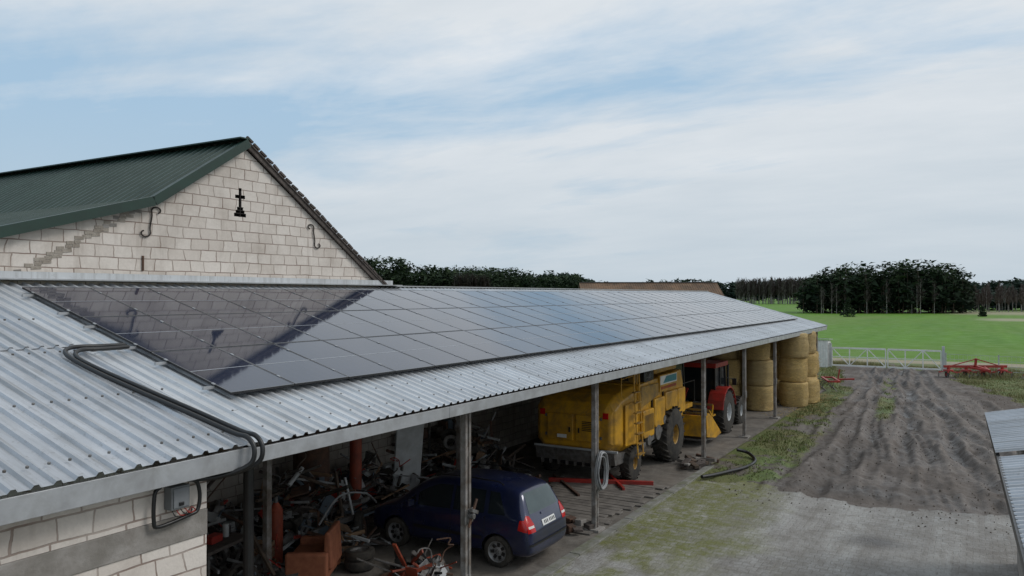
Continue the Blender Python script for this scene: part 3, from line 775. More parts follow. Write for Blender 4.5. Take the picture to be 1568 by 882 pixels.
    patch([(-.56,.74),(.56,.74),(.56,.752),(-.56,.752)],'y',-1,bvh,.003,'black',tr_,.06)
    patch([(-.20,1.01),(.20,1.01),(.20,1.05),(-.20,1.05)],'y',-1,bvh,.015,'carpaint',tr_,.05)
    tr_.beam((-.02,.16,1.07),(.36,.22,1.16),.012,.02,'black')
    tr_.cyl((0,2.1,1.64),(0,1.85,1.95),.006,'black',seg=6)
    tr_.fin('trim_and_lights',car,smooth=50)
    mr=B()
    for sg in(-1,1):
        mr.box((sg*.98,2.86,1.05),(.2,.1,.13),'carpaint'); mr.beam((sg*.86,2.88,1.0),(sg*.95,2.87,1.02),.05,.04,'black')
    mr.fin('mirrors',car,bevel=.03,seg=3)
    k=0
    for y in (.77,3.35):
        for sg in(-1,1): wheel('%d'%k,car,(sg*.76,y,.31),(sg,0,0),.315,.19,'alloy',.66,0,7); k+=1
    return car
build_car((14.30,7.5,.035))

# ------------------------------------------------------------------ combine harvester
cb=empty('combine_harvester')
ya,yb=8.7,11.5
b_=B()
def loft(stn,mat,bb_):
    vs=[];fs=[];k=len(stn[0][1])
    for xx,ring in stn:
        for y,z in ring: vs.append((xx,y,z))
    for i in range(len(stn)-1):
        for j in range(k): fs.append((i*k+j,i*k+(j+1)%k,(i+1)*k+(j+1)%k,(i+1)*k+j))
    fs.append(tuple(range(k))[::-1]); fs.append(tuple(range((len(stn)-1)*k,len(stn)*k)))
    bb_.add(vs,fs,mat)
def ring(y0,y1,z0,z1,c_): return [(y0+c_,z0),(y1-c_,z0),(y1,z0+c_),(y1,z1-c_),(y1-c_,z1),(y0+c_,z1),(y0,z1-c_),(y0,z0+c_)]
loft([(20.72,ring(ya+.28,yb-.28,1.1,2.18,.16)),(20.84,ring(ya+.14,yb-.14,1.02,2.38,.2)),(21.2,ring(ya+.08,yb-.08,.95,2.60,.2)),(21.8,ring(ya+.06,yb-.06,.85,2.70,.18)),(22.35,ring(ya+.05,yb-.05,.9,2.76,.15))],'yellow',b_)
b_.prism([(22.36,.95),(22.36,2.80),(26.3,2.95),(26.5,2.5),(26.5,1.35),(25.6,1.0)],ya,yb,'yellow')
b_.fin('body',cb,bevel=.05,seg=3)
b_=B()
for x0,x1,z0,z1 in ((22.42,23.35,1.15,2.0),(23.4,24.35,1.35,2.25),(24.4,25.6,1.75,2.35),(25.65,26.4,1.5,2.35)):
    po=[(x0,z0+.1),(x0+.1,z0),(x1-.05,z0),(x1,z0+.08),(x1,z1-.05),(x1-.05,z1),(x0+.05,z1),(x0,z1-.05)]
    b_.prism(po,ya-.12,ya-.003,'yellow'); b_.prism(po,yb+.003,yb+.10,'yellow')
b_.prism([(21.3,1.1),(22.28,1.05),(22.28,2.35),(21.3,2.3)],ya-.0,ya+.055,'yellow')
b_.prism([(22.4,2.08),(23.9,2.32),(23.9,2.72),(22.4,2.72)],ya-.06,ya-.003,'yellowd')
b_.bb(20.66,20.735,ya+.55,10.02,1.25,2.02,'yellow'); b_.bb(20.66,20.735,10.10,yb-.55,1.25,2.02,'yellow')
b_.fin('panels',cb,bevel=.03,seg=3)
b_=B()
for i in range(6): b_.bb(20.645,20.658,ya+.75,9.8,1.82-i*.05,1.84-i*.05,'black')
for y in (9.9,10.2): b_.bb(20.63,20.659,y-.02,y+.02,1.5,1.64,'black')
for z in (1.35,1.9):
    for y in (ya+.52,yb-.52): b_.bb(20.67,20.72,y-.03,y+.03,z,z+.08,'steel')
for i in range(8): b_.bb(22.5+i*.1,22.55+i*.1,ya-.125,ya-.121,1.35,1.85,'black')
b_.bb(23.34,23.41,ya-.05,ya-.004,1.2,2.5,'black'); b_.bb(24.34,24.41,ya-.05,ya-.004,1.4,2.4,'black')
b_.bb(22.36,26.2,ya-.02,ya-.004,.98,1.14,'black')
b_.bb(20.70,20.74,ya+.30,ya+.46,1.95,2.12,'lampred'); b_.bb(20.70,20.74,yb-.46,yb-.30,1.95,2.12,'lampred'); b_.bb(20.64,20.655,10.3,10.6,1.32,1.42,'plate')
b_.fin('rear_fittings',cb)
b_=B()
b_.bb(24.0,25.7,ya-.06,ya-.004,2.40,2.93,'yellow'); b_.bb(24.05,25.65,ya-.066,ya-.0605,2.62,2.90,'white'); b_.prism([(24.3,2.66),(25.6,2.66),(25.6,2.87),(24.6,2.87)],ya-.070,ya-.0665,'teal')
for i in range(12): b_.bb(24.12+i*.125,24.20+i*.125,ya-.068,ya-.0605,2.47,2.56,'red')
b_.fin('decal_panel',cb)
b_=B()
b_.bb(22.5,24.0,ya+.2,yb-.3,2.82,3.35,'yellowd'); b_.bb(22.46,22.498,ya+.4,yb-.6,2.88,3.25,'black')
b_.lathe([(.001,-.02),(.38,-.02),(.42,.0),(.42,.12),(.36,.2)],(23.3,ya+.05,2.95),(0,1,0),'black',28)
for i in range(8):
    t=i*math.pi/8; b_.beam((23.3-math.cos(t)*.36,ya+.02,2.95-math.sin(t)*.36),(23.3+math.cos(t)*.36,ya+.02,2.95+math.sin(t)*.36),.012,.02,'steel')
b_.prism([(24.1,2.96),(24.0,3.5),(26.3,3.55),(26.2,2.99)],ya+.15,yb-.15,'yellow')
b_.cyl((24.0,11.7,3.1),(20.8,11.75,3.2),.17,'yellow'); b_.cyl((20.8,11.75,3.2),(20.5,11.75,3.0),.19,'black')
b_.cyl((23.9,ya+.5,3.3),(23.9,ya+.5,3.62),.06,'steel')
b_.fin('engine_deck',cb,bevel=.03)
b_=B()
b_.prism([(20.80,.62),(20.72,.98),(21.6,.90),(22.2,.58)],ya+.12,yb-.12,'steel')
for i in range(9): y=ya+.3+i*.27; b_.prism([(20.74,.50),(20.72,.63),(21.3,.66),(21.35,.48)],y,y+.02,'steel')
b_.bb(20.78,20.84,ya+.05,yb-.05,.98,1.04,'greywhite')
b_.bb(20.9,22.4,ya+.3,yb-.3,.50,.6,'black')
b_.bb(22.2,26.3,ya+.35,yb-.35,.75,.97,'black')
b_.beam((21.9,ya+.1,.55),(21.9,yb-.1,.55),.16,.16,'yellowd'); b_.beam((25.1,ya+.2,.85),(25.1,yb-.2,.85),.3,.3,'yellowd')
b_.beam((22.4,ya-.05,.9),(24.2,ya-.05,1.2),.05,.14,'steel')
for x,z,r in ((22.9,1.05,.16),(23.7,1.18,.24),(24.3,1.5,.14)): b_.cyl((x,ya-.13,z),(x,ya-.03,z),r,'steel',seg=18)
b_.tube([(22.9,ya-.08,1.21),(23.7,ya-.08,1.42)],.012,'black',6); b_.tube([(22.9,ya-.08,.89),(23.7,ya-.08,.94)],.012,'black',6)
b_.fin('chassis_and_chopper',cb,bevel=.008)
b_=B()
for o in (0,.42):
    b_.tube([(21.55+o,ya-.28,.75),(21.65+o,ya-.12,2.75),(21.67+o,ya-.1,3.15)],.022,'yellow',8)
for i in range(7): b_.beam((21.56,ya-.27+.022*i,.85+i*.3),(21.98,ya-.27+.022*i,.85+i*.3),.12,.03,'yellowd')
b_.tube([(21.2,ya+.1,2.55),(21.2,ya+.1,3.35),(22.4,ya+.1,3.4),(22.4,ya+.1,2.8)],.02,'yellow',8)
b_.tube([(21.2,ya+.1,3.05),(22.4,ya+.1,3.1)],.016,'yellow',8)
b_.tube([(21.2,ya+.1,3.35),(21.2,yb-.3,3.35),(21.2,yb-.3,2.5)],.02,'yellow',8)
b_.fin('ladder_and_railing',cb,smooth=40)
b_=B()
b_.prism([(26.55,1.6),(26.55,3.3),(28.0,3.3),(28.15,2.0),(27.9,1.6)],ya+.5,yb-.5,'glass')
b_.bb(26.45,28.25,ya+.4,yb-.4,3.305,3.48,'white')
for y in (ya+.5,yb-.5):
    for a,c_ in (((26.6,1.6),(26.6,3.3)),((27.97,3.3),(28.14,2.0))): b_.beam((a[0],y,a[1]),(c_[0],y,c_[1]),.06,.06,'black')
b_.bb(26.5,28.2,ya+.2,yb-.2,1.42,1.58,'yellow')
b_.tube([(26.7,ya+.1,1.58),(26.7,ya+.1,2.4),(28.1,ya+.1,2.4),(28.1,ya+.1,1.58)],.02,'black',6)
b_.fin('cab',cb,bevel=.02)
b_=B(); hx=-.45
for y0 in (8.25,12.6): b_.prism([(28.3+hx,.40),(28.2+hx,1.15),(28.5+hx,1.25),(29.0+hx,1.0),(29.9+hx,.45),(30.1+hx,.30),(29.4+hx,.22)],y0,y0+.1,'yellow')
b_.bb(28.25+hx,28.35+hx,8.35,12.6,.40,1.15,'yellow'); b_.bb(28.3+hx,29.7+hx,8.35,12.6,.24,.30,'steel')
b_.cyl((28.7+hx,8.4,.62),(28.7+hx,12.5,.62),.26,'steel',seg=16)
for i in range(5):
    t=i*2*math.pi/5; b_.beam((29.4+hx+.42*math.cos(t),8.4,1.0+.42*math.sin(t)),(29.4+hx+.42*math.cos(t),12.5,1.0+.42*math.sin(t)),.04,.07,'yellowd')
    b_.beam((29.4+hx,8.4,1.0),(29.4+hx+.42*math.cos(t),8.4,1.0+.42*math.sin(t)),.04,.05,'yellow')
    for k in range(20):
        y=8.5+k*.2; p=Vector((29.4+hx+.42*math.cos(t),y,1.0+.42*math.sin(t))); b_.beam(p,p+Vector((.03,0,-.2)),.008,.008,'steel')
b_.prism([(26.6,.9),(26.6,1.4),(28.3+hx,1.1),(28.3+hx,.5)],9.5,10.7,'yellow')
b_.fin('grain_header',cb)
for i,(x,y,R_,W_,lg) in enumerate(((25.1,8.76,.88,.60,.05),(25.1,11.38,.88,.60,.05),(21.9,8.80,.5,.34,.03),(21.9,11.4,.5,.34,.03))):
    wheel('%d'%i,cb,(x,y,R_+.03),(0,-1,0),R_,W_,'yellowd',.36,lg)

# ------------------------------------------------------------------ tractor
tk=empty('farm_tractor')
b_=B()
b_.prism([(32.5,1.0),(32.5,1.72),(34.2,1.6),(34.75,1.35),(34.8,.95)],9.1,9.85,'red')
b_.prism([(30.9,.7),(30.9,1.25),(33.5,1.1),(34.4,.95),(34.4,.7)],9.2,9.75,'steel')
b_.bb(34.76,34.84,9.2,9.75,.98,1.3,'black'); b_.cyl((33.2,8.95,1.5),(33.2,8.95,2.6),.05,'black')
for y0,y1 in ((8.35,9.0),(9.9,10.55)):
    prev=None
    for i in range(9):
        t=math.radians(10+i*20); p=(31.3+.98*math.cos(t),.87+.98*math.sin(t))
        if prev: b_.beam((prev[0],(y0+y1)/2,prev[1]),(p[0],(y0+y1)/2,p[1]),y1-y0,.04,'red')
        prev=p
b_.fin('hood_and_fenders',tk,bevel=.02)
b_=B()
b_.prism([(30.9,1.3),(30.85,2.6),(32.3,2.6),(32.5,1.3)],8.85,10.1,'glass')
b_.bb(30.7,32.5,8.75,10.2,2.62,2.8,'red')
for y in (8.84,10.11):
    for a,c_ in (((30.9,1.3),(30.85,2.6)),((32.3,2.6),(32.5,1.3)),((31.6,1.3),(31.6,2.6))): b_.beam((a[0],y,a[1]),(c_[0],y,c_[1]),.07,.07,'black')
b_.bb(30.2,30.85,9.1,9.85,.5,.8,'red'); b_.beam((30.2,9.2,.5),(29.9,9.2,.9),.05,.05,'steel')
b_.bb(32.5,33.3,8.5,9.0,1.0,1.05,'black'); b_.box((32.9,8.6,1.9),(.05,.18,.28),'black'); b_.beam((32.5,8.85,2.1),(32.9,8.6,2.0),.03,.03,'black')
b_.fin('cab',tk,bevel=.015)
for i,(x,y,R_,W_) in enumerate(((31.3,8.60,.84,.48),(31.3,10.32,.84,.48),(33.8,8.7,.57,.36),(33.8,10.25,.57,.36))):
    wheel('%d'%i,tk,(x,y,R_+.03),(0,-1,0),R_,W_,'greywhite',.42,.045)

# ------------------------------------------------------------------ straw bales
def bale(x,y,z,R_=.68,Hh=1.2):
    b_=B(); prof=[(.001,0)]
    for r,h in ((.5,0.0),(.9,.01),(.985,.05),(1.0,.15),(1.02,.27),(1.0,.4),(1.02,.53),(1.0,.66),(1.015,.8),(.985,.95),(.9,.99),(.5,1.0)): prof.append((r*R_,h*Hh))
    prof.append((.001,Hh))
    b_.lathe(prof,(0,0,0),(0,0,1),'straw',40)
    for v in range(len(b_.v)):
        q=Vector(b_.v[v]); f=1+.02*math.sin(q.z*9+x*3)+.02*math.sin(5*math.atan2(q.y,q.x)+z*2+x)+rnd.uniform(-.008,.008); b_.v[v]=(q.x*f,q.y*f,q.z)
    for i in range(260):
        t=rnd.uniform(0,6.28); h=rnd.uniform(.02,Hh-.02); r=R_*1.0; p=Vector((math.cos(t)*r,math.sin(t)*r,h)); d=Vector((math.cos(t+rnd.uniform(-1.4,1.4)),math.sin(t+rnd.uniform(-1.4,1.4)),rnd.uniform(-.8,.3)))
        b_.beam(p,p+d*rnd.uniform(.05,.14),.008,.008,'straw')
    o=b_.fin('straw_bale',smooth=50)
    o.location=(x+rnd.uniform(-.09,.09),y+rnd.uniform(-.09,.09),z); o.rotation_euler=(rnd.uniform(-.035,.035),rnd.uniform(-.035,.035),rnd.uniform(0,6))
for x,y,n in ((38.3,8.95,3),(38.1,10.4,3),(38.3,11.8,3),(40.7,7.75,3),(39.75,9.3,2),(42.3,7.35,1),(42.3,8.95,3),(43.8,7.8,3),(43.8,9.3,3),(41.0,10.6,3),(45.4,8.0,2)):
    for k in range(n): bale(x,y,.03+k*1.19)
b_=B()
for i in range(900):
    x=rnd.uniform(36.5,46);y=7.2+rnd.gauss(0,.6); a=rnd.uniform(0,6.3)
    if y>6: b_.beam((x,y,.045),(x+math.cos(a)*.12,y+math.sin(a)*.12,.05+rnd.uniform(0,.03)),.008,.006,'straw')
b_.fin('loose_straw')

# ------------------------------------------------------------------ yard things
def wheel_obj(name,c,axis,R,W,rim='steel',rr=.6):
    e=empty(name); wheel('w',e,c,axis,R,W,rim,rr)
b_=B()
for k in range(9):
    R_=.30+rnd.uniform(0,.09); cz_=1.42+rnd.uniform(-.04,.02); yy=7.50-.012*k
    b_.tube([(16.78+R_*.75*math.cos(t*math.pi/14),yy+.01*math.sin(t),cz_+R_*1.15*math.sin(t*math.pi/14)) for t in range(29)],.016,'cable',6)
b_.fin('cable_coil',smooth=50)
b_=B(); b_.tube(cr([Vector(p) for p in ((26.9,6.95,.25),(27.0,6.6,.16),(26.3,6.2,.07),(25.2,6.2,.07),(24.2,6.5,.08),(23.4,6.75,.1),(22.9,6.95,.12))],6),.055,'black',10); b_.fin('black_hose',smooth=50)
b_=B()
b_.beam((21.4,7.9,.12),(20.3,10.7,.12),.1,.12,'red'); b_.beam((20.4,8.4,.1),(22.0,9.6,.13),.08,.1,'red'); b_.beam((19.2,9.2,.09),(21.0,10.9,.1),.07,.08,'rust'); b_.fin('red_steel_frame',bevel=.008)
b_=B()
for i in range(16):
    b_.box((24.6+rnd.uniform(-.7,.9),7.75+rnd.uniform(-.5,.3),.1+rnd.uniform(0,.12)),(rnd.uniform(.2,.9),rnd.uniform(.08,.22),rnd.uniform(.05,.12)),rnd.choice(['wood','rust','board','concrete','plank']),(rnd.uniform(-.2,.2),rnd.uniform(-.2,.2),rnd.uniform(0,3)))
b_.fin('timber_offcuts',bevel=.01)
b_=B()
for i in range(8):
    b_.box((16.5+rnd.uniform(-.5,.4),7.85+rnd.uniform(-.2,.5),.1+rnd.uniform(0,.1)),(rnd.uniform(.15,.45),rnd.uniform(.1,.25),rnd.uniform(.06,.16)),rnd.choice(['rust','concrete','board']),(rnd.uniform(-.2,.2),rnd.uniform(-.2,.2),rnd.uniform(0,3)))
b_.fin('stone_and_brick_rubble',bevel=.015)

ac=empty('armchair',(11.15,11.0,.03),math.radians(-150))
b_=B(); b_.bb(-.42,.42,-.38,.38,.12,.42,'leather'); b_.bb(-.40,.40,-.40,.28,.425,.55,'leather')
b_.prism([(.26,.3),(.30,1.0),(.42,1.02),(.46,.3)],-.42,.42,'leather','YZ')
for sg in(-1,1): b_.bb(sg*.43,sg*.59,-.4,.4,.1,.66,'leather')
b_.fin('upholstery',ac,bevel=.05,seg=3)
b_=B()
for sx in(-.45,.45):
    for sy in(-.32,.32): b_.cyl((sx,sy,0),(sx,sy,.1),.03,'wood')
b_.fin('feet',ac)
wb=empty('workbench',(9.9,12.3,.03),.2)
b_=B(); b_.bb(-.6,.6,-.35,.35,.78,.84,'board')
for sx in(-.55,.55):
    for sy in(-.3,.3): b_.bb(sx-.03,sx+.03,sy-.03,sy+.03,0,.775,'steel')
b_.bb(-.55,.55,-.03,.03,.2,.25,'steel'); b_.bb(-.2,.1,-.1,.1,.845,.98,'red'); b_.cyl((.3,0,.85),(.3,0,1.1),.06,'greywhite'); b_.cyl((.45,.1,.85),(.45,.1,1.0),.08,'black')
b_.fin('bench',wb,bevel=.006)
b_=B(); b_.cyl((14.8,13.2,.03),(14.8,13.2,4.6),.15,'orangepipe',seg=18); b_.cyl((14.8,13.2,2.4),(14.8,13.2,2.5),.18,'orangepipe',seg=18); b_.fin('red_pipe',smooth=40)
b_=B(); b_.cyl((13.7,13.6,.03),(13.7,13.6,2.9),.42,'rust',seg=24); b_.cyl((13.7,13.6,2.9),(13.7,13.6,3.3),.42,'rust',r1=.12,seg=24)
for z in (.6,1.3,2.0): b_.cyl((13.7,13.6,z),(13.7,13.6,z+.04),.435,'rust',seg=24)
b_.fin('rusty_tank',smooth=40)
b_=B(); b_.box((16.5,12.9,1.15),(.85,.06,2.0),'greywhite',(.12,0,-.3)); b_.box((16.5,12.85,1.55),(.6,.06,.7),'white',(.12,0,-.3)); b_.box((16.18,12.85,1.0),(.04,.1,.15),'steel',(.12,0,-.3)); b_.fin('white_door_panel',bevel=.01)
b_=B(); b_.cyl((11.3,12.2,.03),(11.3,12.2,1.15),.14,'orangepipe',seg=18); b_.cyl((11.3,12.2,1.15),(11.3,12.2,1.3),.14,'orangepipe',r1=.05,seg=18); b_.cyl((11.3,12.2,1.3),(11.3,12.2,1.42),.04,'steel',seg=10); b_.fin('gas_cylinder',smooth=40)
def crate(x,y,z,a,w_=.55,d_=.4,h_=.32):
    e=empty('wooden_crate',(x,y,z),a); b_=B()
    for i in range(3):
        zz_=i*h_/3+.01
        for sy in(-d_/2,d_/2): b_.bb(-w_/2,w_/2,sy-.01,sy+.01,zz_,zz_+h_/3-.02,'crate')
        for sx in(-w_/2,w_/2): b_.bb(sx-.01,sx+.01,-d_/2+.012,d_/2-.012,zz_,zz_+h_/3-.02,'crate')
    b_.bb(-w_/2,w_/2,-d_/2,d_/2,0,.008,'crate')
    for sx in(-w_/2+.03,w_/2-.03):
        for sy in(-d_/2+.03,d_/2-.03): b_.bb(sx-.02,sx+.02,sy-.015,sy+.015,0,h_,'wood')
    b_.fin('slats',e)
for q in ((10.6,11.9,.03,.3),(10.65,11.95,.36,.5),(9.6,11.4,.03,1.0),(12.9,12.2,.03,.1),(12.4,11.3,.03,.6)): crate(*q)
def pile(name,cx_,cy_,rx,ry,hz_,n,seed,mats=('steel','steel','board','black','rubber','greywhite','rust','wood','crate','board','tarp','cable','red','cable')):
    r=random.Random(seed); b_=B()
    for i in range(n):
        a=r.uniform(0,6.28);q=math.sqrt(r.random()); x=cx_+rx*q*math.cos(a); y=cy_+ry*q*math.sin(a); zt=hz_*(1-q*q)
        z=.05+r.uniform(0,1)*zt; k=r.random(); m_=r.choice(mats)
        dirv=Vector((r.uniform(-1,1),r.uniform(-1,1),r.uniform(-.35,.5))).normalized()
        if k<.34:
            l=r.uniform(.3,1.3)*min(1,rx+.2); p=Vector((x,y,z+.1)); p1=p+dirv*l; p1.z=max(.05,p1.z); b_.beam(p,p1,r.uniform(.02,.07),r.uniform(.015,.07),m_)
        elif k<.5:
            l=r.uniform(.3,1.1)*min(1,rx+.2); p=Vector((x,y,z+.1)); p1=p+dirv*l; p1.z=max(.06,p1.z); b_.cyl(p,p1,r.uniform(.012,.05),m_,seg=8)
        elif k<.68: b_.box((x,y,z+.1),(r.uniform(.2,.6),r.uniform(.15,.4),r.uniform(.01,.04)),m_,(r.uniform(-1,1),r.uniform(-1,1),r.uniform(0,3)))
        elif k<.80: b_.box((x,y,z+.08),(r.uniform(.12,.3),r.uniform(.12,.3),r.uniform(.08,.25)),m_,(r.uniform(-.3,.3),r.uniform(-.3,.3),r.uniform(0,3)))
        elif k<.90:
            R_=r.uniform(.10,.3)*min(1,rx+.3); b_.lathe([(R_*.55,-.07),(R_*.9,-.09),(R_,-.04),(R_,.04),(R_*.9,.09),(R_*.55,.07),(R_*.5,0),(R_*.55,-.07)],(x,y,z+.15),(r.uniform(-1,1),r.uniform(-1,1),r.uniform(-1,1)),'rubber' if r.random()<.6 else 'steel',18)
        else:
            p=[Vector((x,y,z+.15))]
            for j in range(6): p.append(p[-1]+Vector((r.uniform(-.25,.25),r.uniform(-.25,.25),r.uniform(-.12,.16))))
            for q_ in p: q_.z=max(q_.z,.06)
            b_.tube(cr(p,4),r.uniform(.008,.02),m_,6)
    b_.fin(name)
pile('scrap_metal_pile',10.4,13.3,1.2,.9,1.5,180,1)
pile('scrap_metal_pile',12.7,13.1,1.5,1.0,1.5,280,2)
pile('scrap_metal_pile',15.8,13.4,1.8,.9,1.4,220,3)
pile('scrap_metal_pile',19.3,12.9,1.7,1.3,1.5,240,4)
pile('engine_parts',12.2,9.3,.55,.5,.22,60,5,('rust','steel','black','orangepipe','greywhite','steel'))
pile('workshop_clutter',12.5,11.6,.6,.5,.5,60,6)
pile('workshop_clutter',10.2,11.6,.7,.7,.35,70,16)
pile('floor_debris',17.5,11.4,2.2,1.2,.25,80,8,('board','rust','wood','greywhite','plank'))
pile('scrap_metal_pile',28.5,13.4,2.5,.8,1.6,90,9)
wheel_obj('old_wheel',(13.35,11.75,.36),(.5,-.8,.15),.34,.18,'rust')
wheel_obj('spare_tyre',(12.0,10.6,.14),(0.05,0,1),.30,.18,'steel')
wheel_obj('spare_tyre',(12.03,10.62,.33),(0.0,0.06,1),.30,.18,'steel')
wheel_obj('spare_tyre',(16.9,12.1,.42),(.4,-.9,.1),.42,.25,'rust')
b_=B()
for z in (1.2,2.0,2.8): b_.bb(17.6,20.2,13.9,14.35,z,z+.04,'board')
for x in (17.6,18.9,20.2): b_.bb(x-.03,x+.03,13.95,14.0,.03,3.1,'steel')
rr2=random.Random(3)
for z in (1.245,2.045,2.845):
    x=17.7
    while x<20:
        w_=rr2.uniform(.1,.35); b_.bb(x,x+w_,14.02,14.3,z,z+rr2.uniform(.1,.45),rr2.choice(['board','steel','tarp','greywhite','rust','black'])); x+=w_+rr2.uniform(.02,.2)
b_.fin('storage_shelf')
b_=B()
b_.beam((12.0,11.9,.55),(14.6,11.9,.6),.08,.1,'steel'); b_.beam((12.0,12.7,.55),(14.6,12.6,.6),.08,.1,'steel'); b_.beam((12.6,11.9,.6),(12.7,12.7,.6),.08,.08,'steel')
b_.beam((13.2,11.85,.65),(13.0,11.9,1.5),.04,.04,'greywhite'); b_.tube(cr([Vector((12.1,11.8,.7)),Vector((12.6,11.7,1.2)),Vector((13.4,11.7,1.1)),Vector((13.9,11.8,.8))],5),.02,'cable')
b_.fin('trailer_frame')

# ------------------------------------------------------------------ gate, fence, white cabin, implements
gt=empty('farm_gate')
b_=B(); gx=64
def leaf(y0,y1,h=1.5):
    n=max(2,int(abs(y1-y0)/1.15))
    b_.beam((gx,y0,.18),(gx,y1,.18),.08,.11,'white'); b_.beam((gx,y0,h),(gx,y1,h),.08,.11,'white'); b_.beam((gx,y0,.84),(gx,y1,.84),.05,.05,'white')
    for i in range(n+1):
        y=y0+(y1-y0)*i/n; b_.beam((gx,y,.18),(gx,y,h),.07,.07,'white')
        if i<n:
            y2=y0+(y1-y0)*(i+1)/n; a,c_=(.18,h) if i%2 else (h,.18); b_.beam((gx+.01,y,a),(gx+.01,y2,c_),.055,.055,'white')
leaf(9.3,5.6); leaf(5.45,2.0)
for y in (9.42,1.85): b_.bb(gx-.09,gx+.09,y-.09,y+.09,0,1.85,'greywhite')
b_.fin('leaves',gt)
b_=B()
pts=[(64.0,1.7),(63.5,-1.5),(63,-4.5),(62.4,-8),(61.8,-12),(61,-18),(60,-26),(58,-38)]
for (xa,y1_),(xb,y2_) in zip(pts[:-1],pts[1:]):
    n=max(1,int(abs(y2_-y1_)/2.4))
    for i in range(n):
        t=i/n; x=xa+(xb-xa)*t; y=y1_+(y2_-y1_)*t; b_.bb(x-.04,x+.04,y-.04,y+.04,0,1.4,'greywhite')
    for z in (.25,.6,.95,1.3): b_.tube([(xa,y1_,z),(xb,y2_,z)],.014,'greywhite',4)
    k=int(abs(y2_-y1_)/.25)
    for i in range(k):
        t=i/k; x=xa+(xb-xa)*t; y=y1_+(y2_-y1_)*t; b_.tube([(x,y,.2),(x,y,1.3)],.006,'greywhite',3)
b_.fin('wire_fence')
wc=empty('white_metal_cabin')
b_=B(); corr(b_,(63.4,11.4,0.02),Vector((0,-1,0)),1.9,Vector((0,0,1)),2.05,Vector((-1,0,0)),.19,.04,'white',1); b_.bb(63.45,65,9.55,11.4,0.02,2.0,'white'); b_.fin('panels',wc)
b_=B(); b_.box((64.2,10.45,2.14),(1.9,2.1,.05),'greywhite',(0,.05,0)); b_.fin('roof',wc)

def rake(name,x,y,rot,mat='red',s_=1.0):
    e=empty(name,(x,y,0),rot); e.scale=(s_,s_,s_)
    b_=B()
    b_.beam((-2.1,0,.75),(2.1,0,.75),.14,.16,mat); b_.beam((0,0,.75),(0,-1.6,.6),.14,.16,mat); b_.beam((-.5,-.2,.7),(0,-1.6,.6),.1,.12,mat); b_.beam((.5,-.2,.7),(0,-1.6,.6),.1,.12,mat); b_.beam((0,0,.75),(0,-.1,1.3),.12,.12,mat)
    b_.beam((0,-.1,1.25),(-1.5,0,.82),.06,.06,mat); b_.beam((0,-.1,1.25),(1.5,0,.82),.06,.06,mat)
    for i in range(4):
        cx2=-1.8+i*1.2; b_.cyl((cx2,0,.35),(cx2,0,.8),.1,mat)
        b_.lathe([(.001,.58),(.3,.56),(.32,.46),(.001,.44)],(cx2,0,0),(0,0,1),mat,16)
        for k in range(6):
            t=k*math.pi/3+i*.3; p=Vector((cx2+.65*math.cos(t),.65*math.sin(t),.36)); b_.beam((cx2,0,.48),p,.045,.045,mat); b_.beam(p,p+Vector((0,0,-.3)),.02,.02,'steel'); b_.beam(p,p+Vector((.04*math.sin(t),-.04*math.cos(t),-.3)),.02,.02,'steel')
    b_.fin('frame_and_rotors',e)
    for i in range(4): wheel('%d'%i,e,(-1.8+i*1.2,.15,.2),(1,0,0),.2,.14,mat,.5)
rake('rotary_hay_tedder',60.8,-.1,math.radians(-59.5))
rake('rotary_hay_tedder',61.6,-4.6,math.radians(-70),'red',.8)
e=empty('red_cultivator',(48.9,6.9,0),.3)
b_=B(); b_.beam((-1.2,0,.6),(1.2,0,.6),.1,.1,'red'); b_.beam((-1.2,.6,.6),(1.2,.6,.6),.1,.1,'red'); b_.beam((0,0,.6),(0,-1.0,.65),.1,.1,'red'); b_.beam((0,-.1,.6),(0,-.2,1.2),.07,.07,'red')
for i in range(7):
    x=-1.1+i*.37; y=0 if i%2 else .6; b_.tube([(x,y,.6),(x,y+.25,.5),(x,y+.3,.25),(x,y+.1,.03)],.025,'steel',6)
for x in (-1.2,1.2): b_.beam((x,0,.6),(x,.6,.6),.1,.1,'red')
b_.fin('frame',e)

fb=empty('tiled_barn',(76.0,28.6,.05),math.atan2(-11.2,6.6))
b_=B(); b_.bb(-6.6,6.6,-4,4,-.2,4.3,'block'); b_.fin('walls',fb)
b_=B(); b_.prism([(-4.6,4.4),(0,6.55),(4.6,4.4),(4.6,4.55),(0,6.72),(-4.6,4.55)],-7,7,'tile','YZ'); b_.beam((-7,0,6.75),(7,0,6.75),.3,.1,'board')
for i in range(60): b_.beam((-7+i*.237,-4.6,4.57),(-7+i*.237,0,6.74),.05,.03,'tile')
b_.fin('roof',fb)

# ------------------------------------------------------------------ vegetation
class Tri:
    def __init__(s): s.p=[];s.t=[]
    def clump(s,c,rad,n,size,rs,tint,flat=.7):
        q=rs.normal(0,1,(n,3)); q/=np.linalg.norm(q,axis=1)[:,None]+1e-9; q*=rs.rand(n,1)**.4
        ctr=np.asarray(c)+q*np.asarray(rad)
        tri=rs.normal(0,1,(n,3,3))*size*np.array([1,1,flat])
        s.p.append((ctr[:,None,:]+tri).reshape(-1,3))
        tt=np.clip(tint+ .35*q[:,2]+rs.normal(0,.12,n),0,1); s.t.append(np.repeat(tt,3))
    def obj(s,name,mat,parent=None):
        P=np.concatenate(s.p);T=np.concatenate(s.t).astype(np.float32); n=len(P)
        P[:,2]=np.maximum(P[:,2],0)
        me=bpy.data.meshes.new(name); me.from_pydata(P,[],np.arange(n).reshape(-1,3))
        a=me.attributes.new('tint','FLOAT','POINT'); a.data.foreach_set('value',T); me.materials.append(M[mat])
        o=bpy.data.objects.new(name,me); scene.collection.objects.link(o)
        if parent: o.parent=parent
        return o
